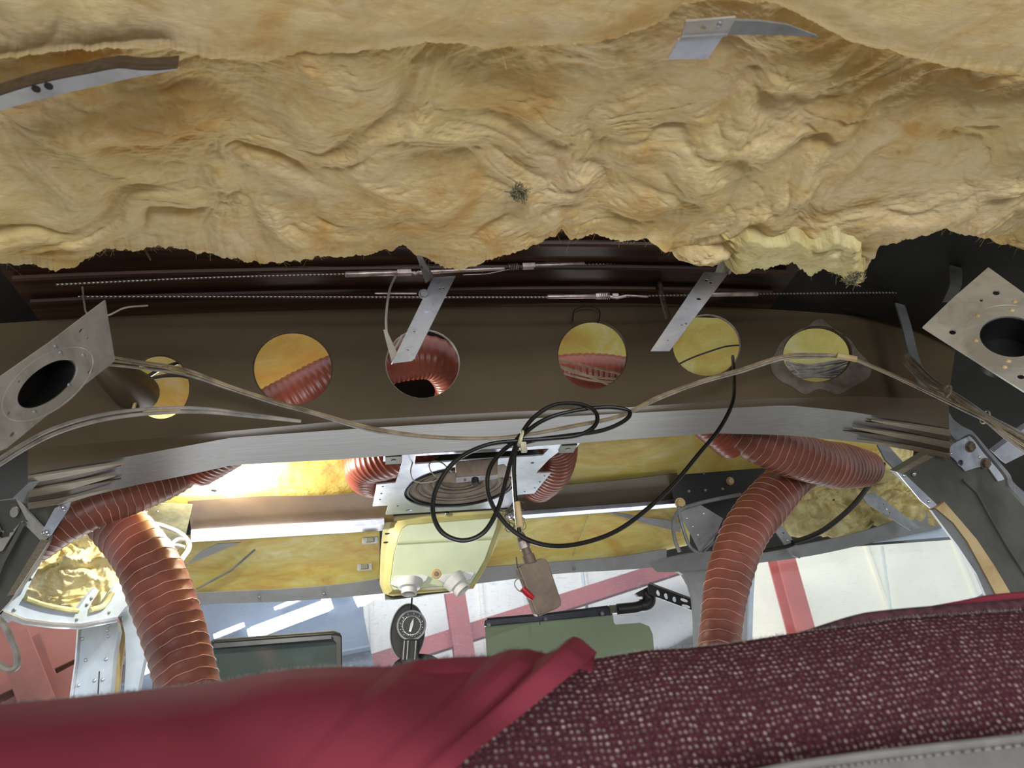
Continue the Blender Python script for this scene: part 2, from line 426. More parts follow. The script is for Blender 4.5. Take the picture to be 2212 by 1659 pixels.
# hangar end wall of ribbed cream sheets, each sheet a part
wf = struct(thing('wall_front', None, None, (0, 8, 0)))
for i in range(-7, 9):
    x0 = i * 1.15 + .35 * 1
    MB().box((x0, 8.0, 3.0), (.56, 0, 0), (0, .02, 0), (0, 0, 3.0)).build('wall_sheet', M['wall'], wf, smooth=False)
    MB().box((x0 + .575, 7.97, 3.0), (.018, 0, 0), (0, .03, 0), (0, 0, 3.0)).build('wall_seam', M['wall'], wf, smooth=False)
# blue-grey sheeted screen of the hangar in front of the left windshield
wl = struct(thing('wall_left', None, None, P(300, 1400, 7.0)))
blue = [P(-200, 1150, 7.0), P(772, 1180, 7.0), P(786, 1330, 7.0), P(816, 1480, 7.0), P(830, 1620, 7.0), P(-200, 1750, 7.0)]
pts = blue
MB().plate(pts, (0, .04, 0)).build('wall_sheet', M['wall_blue'], wl, smooth=False)
for a, b in (((0, 1240), (760, 1200)), ((250, 1330), (790, 1200)), ((380, 1480), (800, 1400))):
    A = P(*a, 6.95); B = P(*b, 6.95); MB().tube([A, B], .03, 6).build('wall_rib', M['wall_blue'], wl)
# cabin shell
CS = struct(thing('ceiling', None, None, (0, .3, 1.85)))
rows = []
for y in np.linspace(-.9, .93, 10):
    rows.append([Vector((x, y, 1.2 + .615 - .035 * (abs(x) / .75) ** 3)) for x in np.linspace(-1.05, 1.2, 46)])
MB().slab([q[12:34] for q in rows], (0, 0, .01)).build('rear_roof_skin', M['skin'], CS)
MB().slab([q[:13] for q in rows], (0, 0, .01)).build('left_roof_skin', M['dark'], CS)
MB().slab([q[33:] for q in rows], (0, 0, .01)).build('right_roof_skin', M['dark'], CS)
for y in (.75, .80, .85):
    MB().tube([Vector((x, y, 1.2 + .597 - .10 * (abs(x) / .75) ** 3 * .35 + .013)) for x in np.linspace(-.44, .58, 20)], .004, 6).build('stringer', M['skin'], CS)
rows = []
for e in np.linspace(560, 1262, 18):
    rows.append([P(px, e - .073 * (px - 1106), YR(px, e - .073 * (px - 1106)) + .0) + Vector((0, .01, .035)) for px in np.linspace(-500, 2700, 20)])
MB().slab(rows, (0, 0, .01)).build('forward_roof_skin', M['dark'], CS)
for side, xx in (('left', -.86), ('right', 1.0)):
    s = 1 if xx > 0 else -1
    m = MB(); rows = []
    for y in np.linspace(-.9, .885, 10):
        rows.append([Vector((xx + s * o, y, 1.2 + z)) for o, z in ((-.34, .60), (-.16, .54), (-.04, .46), (.02, .28), (.04, .10))])
    m.slab(rows, (s * .01, 0, 0)); o = m.build('wall_' + side + '_cabin' if False else ('wall_side_' + side), M['dark']); struct(o)
cf = MB().box((0, .2, .30), (.9, 0, 0), (0, 1.1, 0), (0, 0, .015)).build('floor', M['carpet']); struct(cf)

# ============================================================ SPAR
SPY = .90
spar = thing('roof_spar', 'wide brown painted cross spar pierced by six round holes, with a bare metal bottom flange', 'spar', P(1106, 880, SPY))
pl = yplane(SPY)
web_bot = [(-60, 985), (110, 965), (330, 947), (500, 931), (740, 909), (1106, 889), (1350, 880), (1623, 862), (1857, 856), (2015, 862), (2050, 850)]
web_top = [(2080, 640), (1900, 628), (1500, 622), (1100, 622), (600, 622), (150, 625), (-60, 640)]
holes = [(345, 835, 66, 70), (632, 795, 87, 80), (913, 785, 81, 75), (1280, 766, 76, 74), (1527, 745, 74, 67), (1765, 765, 74, 60)]
hp = [[PL(x, y, pl) for x, y in pell(*h)] for h in holes]
web = MB().plate([PL(x, y, pl) for x, y in web_bot + web_top], (0, .004, 0), hp).build('spar_web', M['brown'], spar, smooth=False)
for h in holes:
    MB().tube([PL(x, y, pl) + Vector((0, .003, 0)) for x, y in pell(h[0], h[1], h[2] + 1, h[3] + 1, 0, 48)], .0024, 8, closed=True).build('hole_lip', M['alu_old'] if h[0] in (913, 1527) else M['flange_dark'], spar)
# rolled bead near the top of the web
MB().tube([PL(x, 655, pl) + Vector((0, -.001, 0)) for x in np.linspace(140, 1960, 12)], .006, 10).build('spar_bead', M['brown'], spar)
# flange: fillet, then the bright lower flange
xs = list(np.linspace(60, 2050, 60))
fb0 = lambda x: interp(x, [q[0] for q in web_bot[:-1]], [q[1] for q in web_bot[:-1]])
fb1 = lambda x: interp(x, [-60, 74, 301, 502, 740, 1106, 1350, 1701, 1837, 2044, 2080], [1050, 1022, 982, 945, 928, 906, 893, 875, 889, 924, 930])
fb2 = lambda x: interp(x, [-60, 54, 144, 284, 401, 502, 740, 1000, 1240, 1350, 1545, 1700, 1837, 1973, 2050, 2080], [1115, 1094, 1084, 1050, 1027, 1005, 992, 973, 958, 949, 936, 940, 953, 971, 986, 990])
rows = []
for t in np.linspace(0, 1, 6):
    rows.append([P(x, fb0(x) * (1 - t) + fb1(x) * t, SPY + .012 * t + .006 * math.sin(t * math.pi / 2)) for x in xs])
MB().slab(rows, (0, .004, .002)).build('spar_fillet', M['brown'], spar)
rows = []
for t in np.linspace(0, 1, 7):
    rows.append([P(x, fb1(x) * (1 - t) + fb2(x) * t, SPY + .018 + .085 * t) for x in xs])
MB().slab(rows, (0, .0, .006)).build('lower_flange', M['flange'], spar)
def fpt(x, t, lift=-.003): # point on the flange underside
    return P(x, fb1(x) * (1 - t) + fb2(x) * t, SPY + .018 + .085 * t) + Vector((0, 0, lift))
# laminated strips at the ends: dark tapered gaps between pale leaves
for x0, x1, t0, t1 in ((62, 262, .18, .40), (62, 262, .62, .82), (2050, 1868, .20, .40), (2050, 1820, .62, .82)):
    top = []; bot = []
    for k in range(13):
        u = k / 12; x = x0 + (x1 - x0) * u; w = (1 - u ** 2.5)
        tm = (t0 + t1) / 2 - .10 * u; top.append(fpt(x, tm - (t1 - t0) / 2 * w)); bot.append(fpt(x, tm + (t1 - t0) / 2 * w))
    MB().slab([top, bot], (0, 0, .002)).build('flange_gap', M['flange_dark'], spar)
for x0, x1, t0, t1 in ((62, 270, 0.0, .18), (62, 250, .40, .62), (62, 240, .84, .99), (2050, 1880, 0.0, .18), (2050, 1840, .42, .62), (2050, 1850, .84, .99)):
    top = []; bot = []
    for k in range(13):
        u = k / 12; x = x0 + (x1 - x0) * u; w = (1 - .75 * u ** 2); tm = (t0 + t1) / 2 - .08 * u * (t0 > .1)
        top.append(fpt(x, max(0, tm - (t1 - t0) / 2 * w), -.005)); bot.append(fpt(x, tm + (t1 - t0) / 2 * w, -.005))
    MB().slab([top, bot], (0, 0, .003)).build('flange_leaf', M['flange_pale'], spar)
# worn sealant ring round the right hole
n = 60; tt_ = np.linspace(0, 2 * math.pi, n, endpoint=False)
ow = [(1770 + (92 + 16 * math.sin(2 * t + 1) + 7 * math.sin(5 * t)) * math.cos(t), 782 + (76 + 12 * math.sin(3 * t) + 5 * math.sin(7 * t)) * math.sin(t)) for t in tt_]
MB().plate([PL(x, y, pl) + Vector((0, -.0012, 0)) for x, y in ow], (0, .001, 0), [[PL(x, y, pl) + Vector((0, -.0012, 0)) for x, y in pell(1765, 765, 75, 61)]]).build('sealant_smear', simple('grey_sealant', (104, 96, 86), .8, scale=40, c2=(78, 68, 56)), spar, smooth=False)

# flat pale cover high on the roof behind the upper cable
cv = MB().plate([PL(*q, yplane(.893)) for q in [(514, 644), (666, 644)] + [(590 + 76 * math.cos(t), 643 + 13 * math.sin(t)) for t in np.linspace(.15, 3.0, 20)]], (0, .003, 0)).build('pale_sliver', M['frame'])
tag(cv, 'pale curved cover just under the lower cable, above the second hole', 'sliver')

# ============================================================ INSULATION BATTS
def batt(name, label, mat, top, bot, z0, xr, nu, nv, amp, seed, parent_loc, k=1.0, rag=5, curl=.05, fibres=0, thick=.045, dropx=None, sides=False):
    th = thing(name, label, 'insulation', parent_loc)
    U = np.linspace(xr[0], xr[1], nu); Tt = np.linspace(0, 1, nv)
    tr = np.interp(U, [p[0] for p in top], [p[1] for p in top]); br = np.interp(U, [p[0] for p in bot], [p[1] for p in bot])
    br = br + rag * (pn(U / 38., U * 0, seed) + .7 * pn(U / 14., U * 0 + 5, seed) + .5 * pn(U / 5.5, U * 0 + 9, seed))
    A = np.array(M3); UU, TT = np.meshgrid(U, Tt, indexing='xy')
    # even spacing in the ground plane
    rowv = tr[None, :] + (br - tr)[None, :] * TT
    d = np.stack([UU - 1106, 829.5 - rowv, -F_PX * np.ones_like(UU)], -1) @ A.T
    t = z0 / d[..., 2]; X = d[..., 0] * t; Y = d[..., 1] * t
    L = lumps(X, Y, seed, k)
    # distance to the free edge in metres
    e = (1 - TT) * np.abs(Y[-1:, :] - Y[0:1, :])
    fall = np.clip(e / curl, 0, 1); fall = fall * fall * (3 - 2 * fall)
    Z = z0 + thick * (1 - np.sqrt(np.clip(1 - (1 - np.clip(e / curl, 0, 1)) ** 2, 0, 1))) - amp * (L - .25) * (.25 + .75 * fall)
    if dropx is not None: Z = Z - dropx(X, Y)
    if sides:
        q = (UU - xr[0]) / (xr[1] - xr[0]); q = np.minimum(q, 1 - q) + .04 * pn(TT * 9, UU * 0, seed); Z = Z + .05 * np.clip(1 - q / .14, 0, 1.3) ** 1.5 + .05 * np.clip(1 - TT / .3 + .5 * pn(UU / 40., TT, seed), 0, 1.3) ** 1.5
    # displacement also shifts sideways a bit so folds overhang
    gx = pn(X * 8, Y * 8, seed + 20); Y2 = Y + .012 * amp / .03 * pn(X * 10, Y * 12, seed + 21) * fall
    XYZ = np.stack([X + .01 * gx * fall, Y2, Z + 1.2], -1)
    fast_grid('wool_sheet', XYZ, mat, th)
    if fibres:
        rs = np.random.RandomState(seed); m = MB()
        for _ in range(fibres):
            j = rs.randint(0, nu); i = nv - 1 - int(abs(rs.randn()) * 4); i = max(0, min(nv - 1, i))
            p = Vector(XYZ[i, j]); dirn = Vector((rs.randn() * .9, .5 + rs.rand(), rs.randn() * .6 - .1)).normalized(); ln = .003 + .010 * rs.rand() ** 3
            b2 = Vector(rs.randn(3)) * ln * .35
            m.tube([p, p + dirn * ln * .5 + b2 * .5, p + dirn * ln + b2], .00012, 3, cap=False)
        tag(m.build('stray_fibres', M['fibre'], th), kind='stuff')
    return th, XYZ
mid_top = [(-300, 20), (0, 20), (1500, -60), (2500, 20)]
edge = [(-300, 650), (-60, 640), (0, 600), (60, 606), (120, 614), (170, 602), (220, 582), (300, 573), (340, 566), (420, 575), (480, 590), (560, 600), (640, 594), (720, 583), (800, 573), (870, 560), (900, 575), (950, 600), (1010, 600), (1060, 585), (1120, 562), (1165, 545), (1200, 534), (1214, 524), (1235, 545), (1290, 536), (1330, 553), (1400, 552), (1440, 570), (1480, 580), (1530, 577), (1560, 580), (1590, 618), (1640, 600), (1660, 592), (1700, 597), (1750, 600), (1772, 616), (1790, 604), (1830, 622), (1864, 636), (1882, 606), (1898, 564), (1960, 545), (2050, 522), (2120, 548), (2212, 572), (2300, 590), (2500, 620)]
drop = lambda X, Y: .012 * np.exp(-((X - .02) / .5) ** 2)
batt('insulation_batt', 'large lumpy buff glass wool batt filling the roof between the upper batt and the cables', M['wool'], mid_top, edge, .50, (-140, 2340), 1150, 420, .044, 2, (0, .5, 1.7), fibres=900, dropx=drop)
near_bot = [(-300, 190), (0, 172), (150, 152), (255, 148), (380, 152), (430, 168), (560, 178), (700, 167), (850, 152), (930, 135), (1010, 140), (1060, 152), (1100, 143), (1250, 138), (1330, 128), (1420, 100), (1480, 55), (1560, 40), (1700, 52), (1760, 82), (1850, 130), (1950, 152), (2050, 178), (2150, 195), (2212, 200), (2500, 215)]
batt('insulation_batt', 'smoother buff glass wool batt across the very top of the picture', M['wool'], [(-300, -520), (2500, -520)], near_bot, .465, (-140, 2340), 820, 330, .017, 31, (0, .25, 1.66), k=.8, rag=4, curl=.03, fibres=120, thick=.03)
# yellow torn tongue hanging over the cables on the right, and the curled scrap
tongue_top = [(1560, 500), (1900, 500)]
tongue = [(1540, 570), (1580, 612), (1640, 602), (1690, 590), (1745, 600), (1762, 618), (1790, 602), (1826, 622), (1868, 637), (1890, 602), (1900, 560)]
batt('wool_tuft', 'torn yellow green wool tongue hanging below the batt edge at right, grey stained', M['wool_g'], tongue_top, tongue, .475, (1540, 1900), 260, 110, .02, 57, P(1720, 590, .66), k=1.6, rag=7, curl=.02, fibres=200, sides=True)
# curled scrap by the right bracket
th = thing('wool_tuft', 'crumpled buff wool clump bulging just above the right hanging strap', 'insulation', P(1540, 540, .62))
c = P(1520, 530, .62); u = Vector((1, 0, 0)); v = Vector((0, .35, -1)).normalized()
n1, n2 = 90, 60; A = np.zeros((n1, n2, 3))
th_, ph_ = np.meshgrid(np.linspace(0, 2 * np.pi, n1), np.linspace(0, np.pi, n2), indexing='ij')
nx = np.cos(th_) * np.sin(ph_); ny = np.sin(th_) * np.sin(ph_); nz = np.cos(ph_)
rr = 1 + .5 * lumps(nx * .12 + nz * .03, ny * .12 + nz * .1, 77, 1.6) - .2
A[..., 0] = c.x + .034 * nx * rr; A[..., 1] = c.y + .02 * ny * rr; A[..., 2] = c.z + .026 * nz * rr
fast_grid('wool_sheet', A, M['wool'], th)
# stains on the wool
def stain(px, py, r, z, name, label):
    c = Q(px, py, z); n = 30; pts = [c + Vector((math.cos(t) * r * (1 + .3 * math.sin(3 * t) + .15 * math.sin(7 * t)), math.sin(t) * r * .7 * (1 + .2 * math.cos(5 * t)), 0)) for t in np.linspace(0, 2 * math.pi, n, endpoint=False)]
    m = MB(); rs = np.random.RandomState(int(px))
    for _ in range(60):
        a = rs.rand() * 6.28; q = rs.rand() ** .5 * r; p = c + Vector((math.cos(a) * q, math.sin(a) * q * .8, rs.randn() * .0015)); d = Vector(rs.randn(3)) * .003; e = Vector(rs.randn(3)) * .002
        m.tube([p - d, p + e, p + d], .0006, 4)
    tag(m.build(name, M['mould']), label, 'fluff', kind='stuff')
stain(1122, 418, .0075, .474, 'fibre_tuft', 'small green grey fuzz tuft on the middle of the large batt')
stain(1845, 600, .012, .462, 'fibre_tuft', 'tangle of grey green fibres on the torn tongue at right')

# ============================================================ CONTROL CABLES
def cable(name, label, pts, Y, parts):
    w = thing(name, label, 'cable', P(*pts[len(pts) // 2], Y))
    MB().tube(smooth([P(x, y, Y) for x, y in pts], 3), .0016, 8).build('steel_rope', M['rope'], w)
    for kind, x0, y0, x1, y1, r in parts:
        A = P(x0, y0, Y - .001); B = P(x1, y1, Y - .001); ax = (B - A); L = ax.length
        if kind == 'barrel': MB().lathe(A, ax, [(0, r * .8), (.002, r), (L - .002, r), (L, r * .8)], 16).build('terminal_sleeve', M['steel'], w)
        elif kind == 'hex': MB().lathe(A, ax, [(0, r), (L, r)], 6).build('turnbuckle_nut', M['steel'], w, sharp=20)
        elif kind == 'coil':
            n = 70; u = ax.orthogonal().normalized(); v = ax.normalized().cross(u)
            MB().tube([A + ax * (i / n) + (u * math.cos(i * .55) + v * math.sin(i * .55)) * r for i in range(n + 1)], .0005, 5).build('locking_wire', M['steel'], w)
        elif kind == 'wire': MB().tube([A, (A + B) / 2 + Vector((0, 0, -.003)), B], r, 6).build('locking_wire', M['steel'], w)
    return w
cable('control_cable', 'upper steel control cable with a turnbuckle, half hidden by the wool edge', [(120, 615), (450, 600), (745, 592), (890, 588), (1040, 580), (1262, 572), (1430, 567), (1560, 565)], .80,
      [('barrel', 745, 593, 860, 589, .0040), ('hex', 858, 589, 888, 588, .0052), ('wire', 888, 588, 905, 587, .0022), ('barrel', 905, 588, 1090, 580, .0028), ('coil', 1098, 577, 1120, 576, .0045), ('hex', 1128, 575, 1155, 574, .0055), ('barrel', 1155, 574, 1262, 570, .0042), ('wire', 1000, 594, 1100, 582, .0005)])
cable('control_cable', 'lower steel control cable running the full width just above the holes', [(170, 641), (500, 641), (850, 642), (1182, 642), (1350, 640), (1510, 637), (1637, 635), (1800, 633), (1960, 632)], .82,
      [('barrel', 810, 634, 900, 634, .0013), ('barrel', 1182, 641, 1290, 640, .0032), ('hex', 1286, 640, 1312, 639, .0046), ('hex', 1322, 639, 1335, 639, .0040), ('wire', 1312, 640, 1352, 639, .0022), ('barrel', 1352, 638, 1400, 641, .0016), ('coil', 1292, 639, 1318, 639, .0048), ('barrel', 1514, 636, 1637, 635, .0034)])

# ============================================================ ROOF BRACKETS (hanging straps)
br = thing('roof_bracket', 'bent aluminium angle strap hanging in front of the third hole', 'bracket', P(935, 598, .70))
bp = plane3((935, 598, .72), (983, 597, .72), (868, 780, .70)); back = bp[1] * -.0016
hl = [[PL(x, y, bp) for x, y in pell(cx, cy, a, b, .4, 14)] for cx, cy, a, b in ((950, 623, 3, 2.2), (958, 622, 3.5, 2), (895, 715, 3, 2.5), (881, 755, 3, 2.2))]
MB().plate([PL(x, y, bp) for x, y in ((936, 599), (984, 596), (896, 773), (889, 778), (848, 783), (850, 776))], back, hl).build('strap_face', M['alu'], br, smooth=False)
A = [PL(x, y, bp) for x, y in ((936, 599), (850, 776))]
MB().plate([A[0], A[1], A[1] + Vector((-.003, .018, .004)), A[0] + Vector((-.003, .018, .004))], (.0014, 0, 0)).build('strap_side', M['alu_old'], br, smooth=False)
pa = plane3((895, 525, .66), (912, 530, .66), (940, 600, .715))
MB().plate([PL(x, y, pa) for x, y in ((893, 500), (906, 505), (914, 560), (936, 598), (920, 612), (912, 590), (897, 545))], pa[1] * -.0015, [[PL(x, y, pa) for x, y in pell(911, 577, 2, 4, -.3, 10)]]).build('strap_arm', M['alu_dull'], br, smooth=False)
MB().tube(smooth([P(*q, .735) for q in ((855, 595), (842, 625), (835, 670), (834, 705), (838, 735), (846, 757), (858, 745), (868, 725))], 6), .0016, 6).build('strap_hook', M['alu_old'], br)
MB().slab([[P(*q, .733) for q in ((828, 712), (836, 745), (846, 780))], [P(*q, .733) for q in ((835, 712), (850, 745), (858, 762))]], (0, .002, 0)).build('strap_hook', M['alu_old'], br)
bolt(br, P(916, 636, .715), (0, -1, -.2), .0052, M['alu_dull'])
MB().tube([PL(x, y, bp) + bp[1] * .0006 for x, y in pell(925, 662, 13, 9, -.5, 20)[:14]], .0008, 5).build('embossed_ring', M['alu'], br)
br2 = thing('roof_bracket', 'flat drilled aluminium strap hanging in front of the fifth hole', 'bracket', P(1540, 590, .72))
bp = plane3((1520, 588, .72), (1570, 590, .72), (1420, 757, .70))
hl = [[PL(x, y, bp) for x, y in pell(cx, cy, a, b, 0, 14)] for cx, cy, a, b in ((1526, 605, 4, 2.5), (1536, 610, 3.5, 2.5), (1533, 611, 0.1, .1), (1510, 645, 6, 3), (1473, 702, 3, 1.8), (1482, 699, 3, 1.8), (1443, 735, 2.5, 1.5))if a > 1]
MB().plate([PL(x, y, bp) for x, y in ((1521, 587), (1573, 590), (1447, 757), (1406, 757))], bp[1] * -.0016, hl).build('strap_face', M['alu'], br2, smooth=False)
A = [PL(x, y, bp) for x, y in ((1573, 590), (1447, 757))]
MB().plate([A[0], A[1], A[1] + Vector((.001, .012, .006)), A[0] + Vector((.001, .012, .006))], (-.0014, 0, 0)).build('strap_side', M['alu_dull'], br2, smooth=False)
pa = plane3((1575, 520, .67), (1590, 560, .69), (1575, 592, .72))
MB().plate([PL(x, y, pa) for x, y in ((1562, 535), (1592, 540), (1578, 592), (1545, 588))], pa[1] * -.0015).build('strap_arm', M['alu_old'], br2, smooth=False)
MB().tube(smooth([P(*q, .84) for q in ((1428, 560), (1424, 600), (1430, 640), (1444, 690))], 5), .004, 6).build('strap_hook', M['flange_dark'], br2)
# dark thin braces on the right, seen against the dark side
for nm, lb, pts, Y, r, mt in (('roof_brace', 'thin grey brace leaning down beside the spar right end', [(1926, 570), (1940, 640), (1958, 700), (1975, 770), (2000, 840)], .84, .0075, 'alu_dull'),
                      ('roof_brace', 'curved dark olive hoop strap above the right drilled plate', [(2046, 515), (2062, 560), (2066, 610), (2050, 650)], .74, .009, 'darkgrey')):
    q = smooth([P(*p, Y) for p in pts], 6); m = MB(); m.slab([[p + Vector((-r, 0, 0)) for p in q], [p + Vector((r, 0, 0)) for p in q]], (0, .003, 0))
    tag(m.build(nm, M[mt]), lb, 'brace')
# upper left hoop strip and upper right foil covered splice
st = [(-60, 225), (0, 206), (130, 172), (255, 150), (382, 148), (300, 167), (262, 172), (130, 204), (0, 238), (-60, 256)]
pp = zplane(.452)
o = thing('roof_hoop', 'bright bare aluminium hoop strip between the two batts at far left', 'strip', PL(130, 180, pp))
tt = [(-60, 226), (0, 207), (60, 188), (130, 171), (190, 160), (255, 148), (300, 152), (345, 152), (384, 148)]
bb = [(-60, 260), (0, 239), (60, 222), (130, 204), (190, 190), (255, 175), (300, 166), (345, 158), (386, 150)]
MB().slab([smooth([PL(*q, pp) + Vector((0, 0, .0)) for q in tt], 3), smooth([PL(*q, pp) for q in bb], 3)], (0, 0, .002)).build('strip_face', M['alu_shiny'], o)
MB().slab([smooth([PL(*q, pp) for q in tt], 3), smooth([PL(*q, pp) + Vector((0, 0, .012)) for q in tt], 3)], (0, -.001, 0)).build('strip_edge', M['flange_dark'], o)
for q in ((78, 192), (105, 186)): MB().lathe(PL(*q, pp), (0, 0, -1), [(-.002, .0028), (.0006, .0028)], 12).build('strip_hole', M['black'], o)
o = thing('roof_splice', 'riveted aluminium splice clip with foil tape in the upper right wool', 'clip', PL(1530, 70, pp))
pq = zplane(.430)
MB().plate([PL(*q, pq) for q in ((1482, 47), (1590, 38), (1572, 73), (1472, 80))], (0, 0, .002), [[PL(x, y, pq) for x, y in pell(1519, 60, 6, 5, 0, 12)]]).build('clip_plate', M['alu_old'], o, smooth=False)
rivet(o, PL(1554, 52, pq), (0, 0, -1), .0022, M['alu_dull'])
MB().plate([PL(*q, pq) + Vector((0, 0, -.0008)) for q in ((1472, 79), (1572, 73), (1569, 77), (1467, 86))], (0, 0, .001)).build('clip_lip', M['alu_shiny'], o, smooth=False)
MB().plate([PL(*q, pq) for q in ((1466, 87), (1562, 79), (1528, 128), (1443, 128))], (0, 0, .002)).build('clip_flap', M['alu'], o, smooth=False)
MB().slab([[PL(*q, zplane(.438)) for q in ((1580, 44), (1640, 46), (1700, 54), (1765, 78))], [PL(*q, zplane(.438)) for q in ((1560, 76), (1640, 75), (1700, 76), (1768, 82))]], (0, 0, .002)).build('clip_strip', M['alu_dull'], o)

# ============================================================ SIDE PLATES WITH LARGE HOLES
def side_plate(label, A, B, Cc, outline, hole, small, mat, rings=True):
    p = plane3(A, B, Cc); o = thing('drilled_plate', label, 'plate', P(*A))
    hs = [[PL(x, y, p) for x, y in pell(*hole)]] + [[PL(x, y, p) for x, y in pell(*s, n=12)] for s in small]
    MB().plate([PL(x, y, p) for x, y in outline], p[1] * -.002, hs).build('plate_face', mat, o, smooth=False)
    cx, cy, a, b, r = hole
    MB().tube([PL(x, y, p) - p[1] * .001 for x, y in pell(cx, cy, a + 2, b + 2, r, 48)], .0010, 6, closed=True).build('hole_rim', mat, o)
    MB().tube([PL(x, y, p) - p[1] * .0008 for x, y in pell(cx, cy, a * 1.5, b * 1.55, r, 48)], .0011, 6, closed=True).build('pressed_bead', mat, o)
    h0 = [PL(x, y, p) - p[1] * .003 for x, y in pell(cx, cy, a * .99, b * .99, r, 40)]; h1 = [q - p[1] * .03 for q in h0]; n = 40
    MB().add(h0 + h1, [(k, (k + 1) % n, n + (k + 1) % n, n + k) for k in range(n)] + [tuple(range(n, 2 * n))]).build('hole_dark_cup', M['black'], o)  # black cup added so the hole reads dark inside
    return o, p
o, p = side_plate('pale drilled aluminium plate with a large oval opening, left side of the cabin', (228, 648, .66), (248, 778, .69), (15, 968, .60),
    [(228, 648), (234, 690), (249, 779), (150, 858), (15, 968), (-60, 1000), (-160, 960), (-60, 868), (0, 815), (110, 738)], (103, 829, 76, 36, -.62),
    [(176, 714, 7, 3, -.7), (191, 730, 4, 2, -.7), (196, 802, 8, 4, -.7), (28, 938, 8, 4, -.7), (42, 824, 4, 2, -.7), (20, 892, 5, 2.5, -.7)], M['alu_old'])
for x, y in ((131, 762), (180, 767), (75, 890), (150, 832), (120, 748)): rivet(o, PL(x, y, p), p[1], .0022, M['alu_dull'])
q = [PL(x, y, p) for x, y in ((249, 779), (150, 858), (15, 968))]
MB().slab([q, [a - p[1] * .012 + Vector((0, 0, -.006)) for a in q]], p[1] * -.0015).build('plate_lip', M['alu'], o)
o, p = side_plate('cream stained drilled aluminium plate with a large opening, right edge of the picture', (2135, 577, .66), (1993, 705, .66), (2212, 843, .60),
    [(2135, 577), (2060, 642), (1993, 706), (2100, 774), (2212, 845), (2330, 920), (2420, 830), (2400, 770)], (2184, 727, 68, 44, .10),
    [(2152, 632, 8, 6, 0), (2120, 648, 4, 3.5, 0), (2058, 717, 8, 6, 0), (2206, 813, 9, 6, 0)], M['alu_old'])
for x, y in ((2112, 682), (2186, 670), (2108, 736), (2192, 652), (2178, 780), (2170, 793)): rivet(o, PL(x, y, p), p[1], .003, M['tan'], 'rivet')

# ============================================================ FORWARD ROOF: panels, rib, frames
def lining(label, tops, bots, mat, seed, name='insulation_blanket', amp=.006, n=(110, 46), dY=0, k=1.3, cat='insulation'):
    o = thing(name, label, cat, R(*tops[len(tops) // 2], dY))
    x0, x1 = tops[0][0], tops[-1][0]; X = np.linspace(x0, x1, n[0])
    tr = np.interp(X, [q[0] for q in tops], [q[1] for q in tops]); brr = np.interp(X, [q[0] for q in bots], [q[1] for q in bots])
    A = np.zeros((n[1], n[0], 3))
    for i, t in enumerate(np.linspace(0, 1, n[1])):
        for j in range(n[0]):
            yy = tr[j] * (1 - t) + brr[j] * t; A[i, j] = R(X[j], yy, dY)
    L = lumps(A[..., 0], A[..., 1], seed, k); e = np.minimum(np.linspace(0, 1, n[1]), 1 - np.linspace(0, 1, n[1]))[:, None]
    A[..., 2] -= amp * L * np.clip(e * 10, 0, 1) - .0
    A[..., 2] += .003 * np.clip(1 - e * 16, 0, 1)
    fast_grid('wool_sheet', A, mat, o); return o
lining('brightly lit yellow insulation panel above the left duct, behind the spar', [(150, 740), (500, 700), (850, 690)], [(150, 1110), (300, 1096), (420, 1094), (560, 1084), (740, 1080), (850, 1072)], M['panel'], 5)
lining('yellow brown insulation panel right of the speaker plate, behind the spar', [(1050, 690), (1500, 660), (1960, 640)], [(1050, 1090), (1200, 1062), (1350, 1046), (1463, 1034), (1700, 1010), (1960, 1000)], M['panel'], 9)
lp = lining('yellow insulation panel between left rib and windshield header', [(385, 1160), (820, 1130)], [(385, 1300), (480, 1292), (600, 1284), (710, 1277), (822, 1262)], M['panel'], 13, amp=.004)
rp = lining('yellow insulation panel right of the pale box, above the windshield header', [(1010, 1115), (1300, 1090), (1490, 1075)], [(1010, 1238), (1250, 1222), (1330, 1214), (1400, 1200), (1490, 1180)], M['panel'], 17, amp=.004)
MB().tube([R(550, 1188, -.012), R(500, 1232, -.012), R(425, 1272, -.012)], .0025, 6).build('seam', M['alu_dull'], lp)
MB().tube([R(1275, 1105, -.008), R(1262, 1140, -.008), R(1238, 1200, -.008)], .0012, 6).build('seam', M['fibre'], rp)
# cross frame, left and right halves
def band(name, tops, bots, mat, parent, dY=-.02, th=(0, .003, .002), k=5):
    a = smooth([R(*q, dY) for q in tops], k); b = smooth([R(*q, dY) for q in bots], k)
    return MB().slab([a, b], th).build(name, mat, parent)
M['brown_l'] = simple('tan_brown_web_paint', (128, 104, 78), .4, var=.08, scale=8, Metallic_=0) if False else simple('tan_brown_web_paint', (132, 108, 80), .38, .1, var=.08, scale=8)
cfm = thing('cross_frame', 'left roof cross frame with brown web and shining lower rib beside the pale box', 'frame', R(620, 1120))
band('frame_web', [(405, 1082), (560, 1072), (700, 1070), (850, 1058)], [(415, 1160), (560, 1150), (700, 1142), (850, 1130)], M['brown_l'], cfm)
MB().slab([[R(x, 1146 + (x - 415) * -.060, -.03) for x in (412, 620, 830)], [R(x, 1158 + (x - 415) * -.060, -.045) for x in (412, 620, 830)], [R(x, 1171 + (x - 415) * -.060, -.03) for x in (412, 620, 830)]], (0, .004, .004)).build('frame_rib', M['alu'], cfm)
cfr = thing('cross_frame', 'right roof cross frame with grey brown web and dull lower rib', 'frame', R(1300, 1070))
band('frame_web', [(1100, 1066), (1200, 1050), (1350, 1036), (1463, 1022)], [(1095, 1120), (1200, 1105), (1350, 1090), (1463, 1078)], M['brown'], cfr)
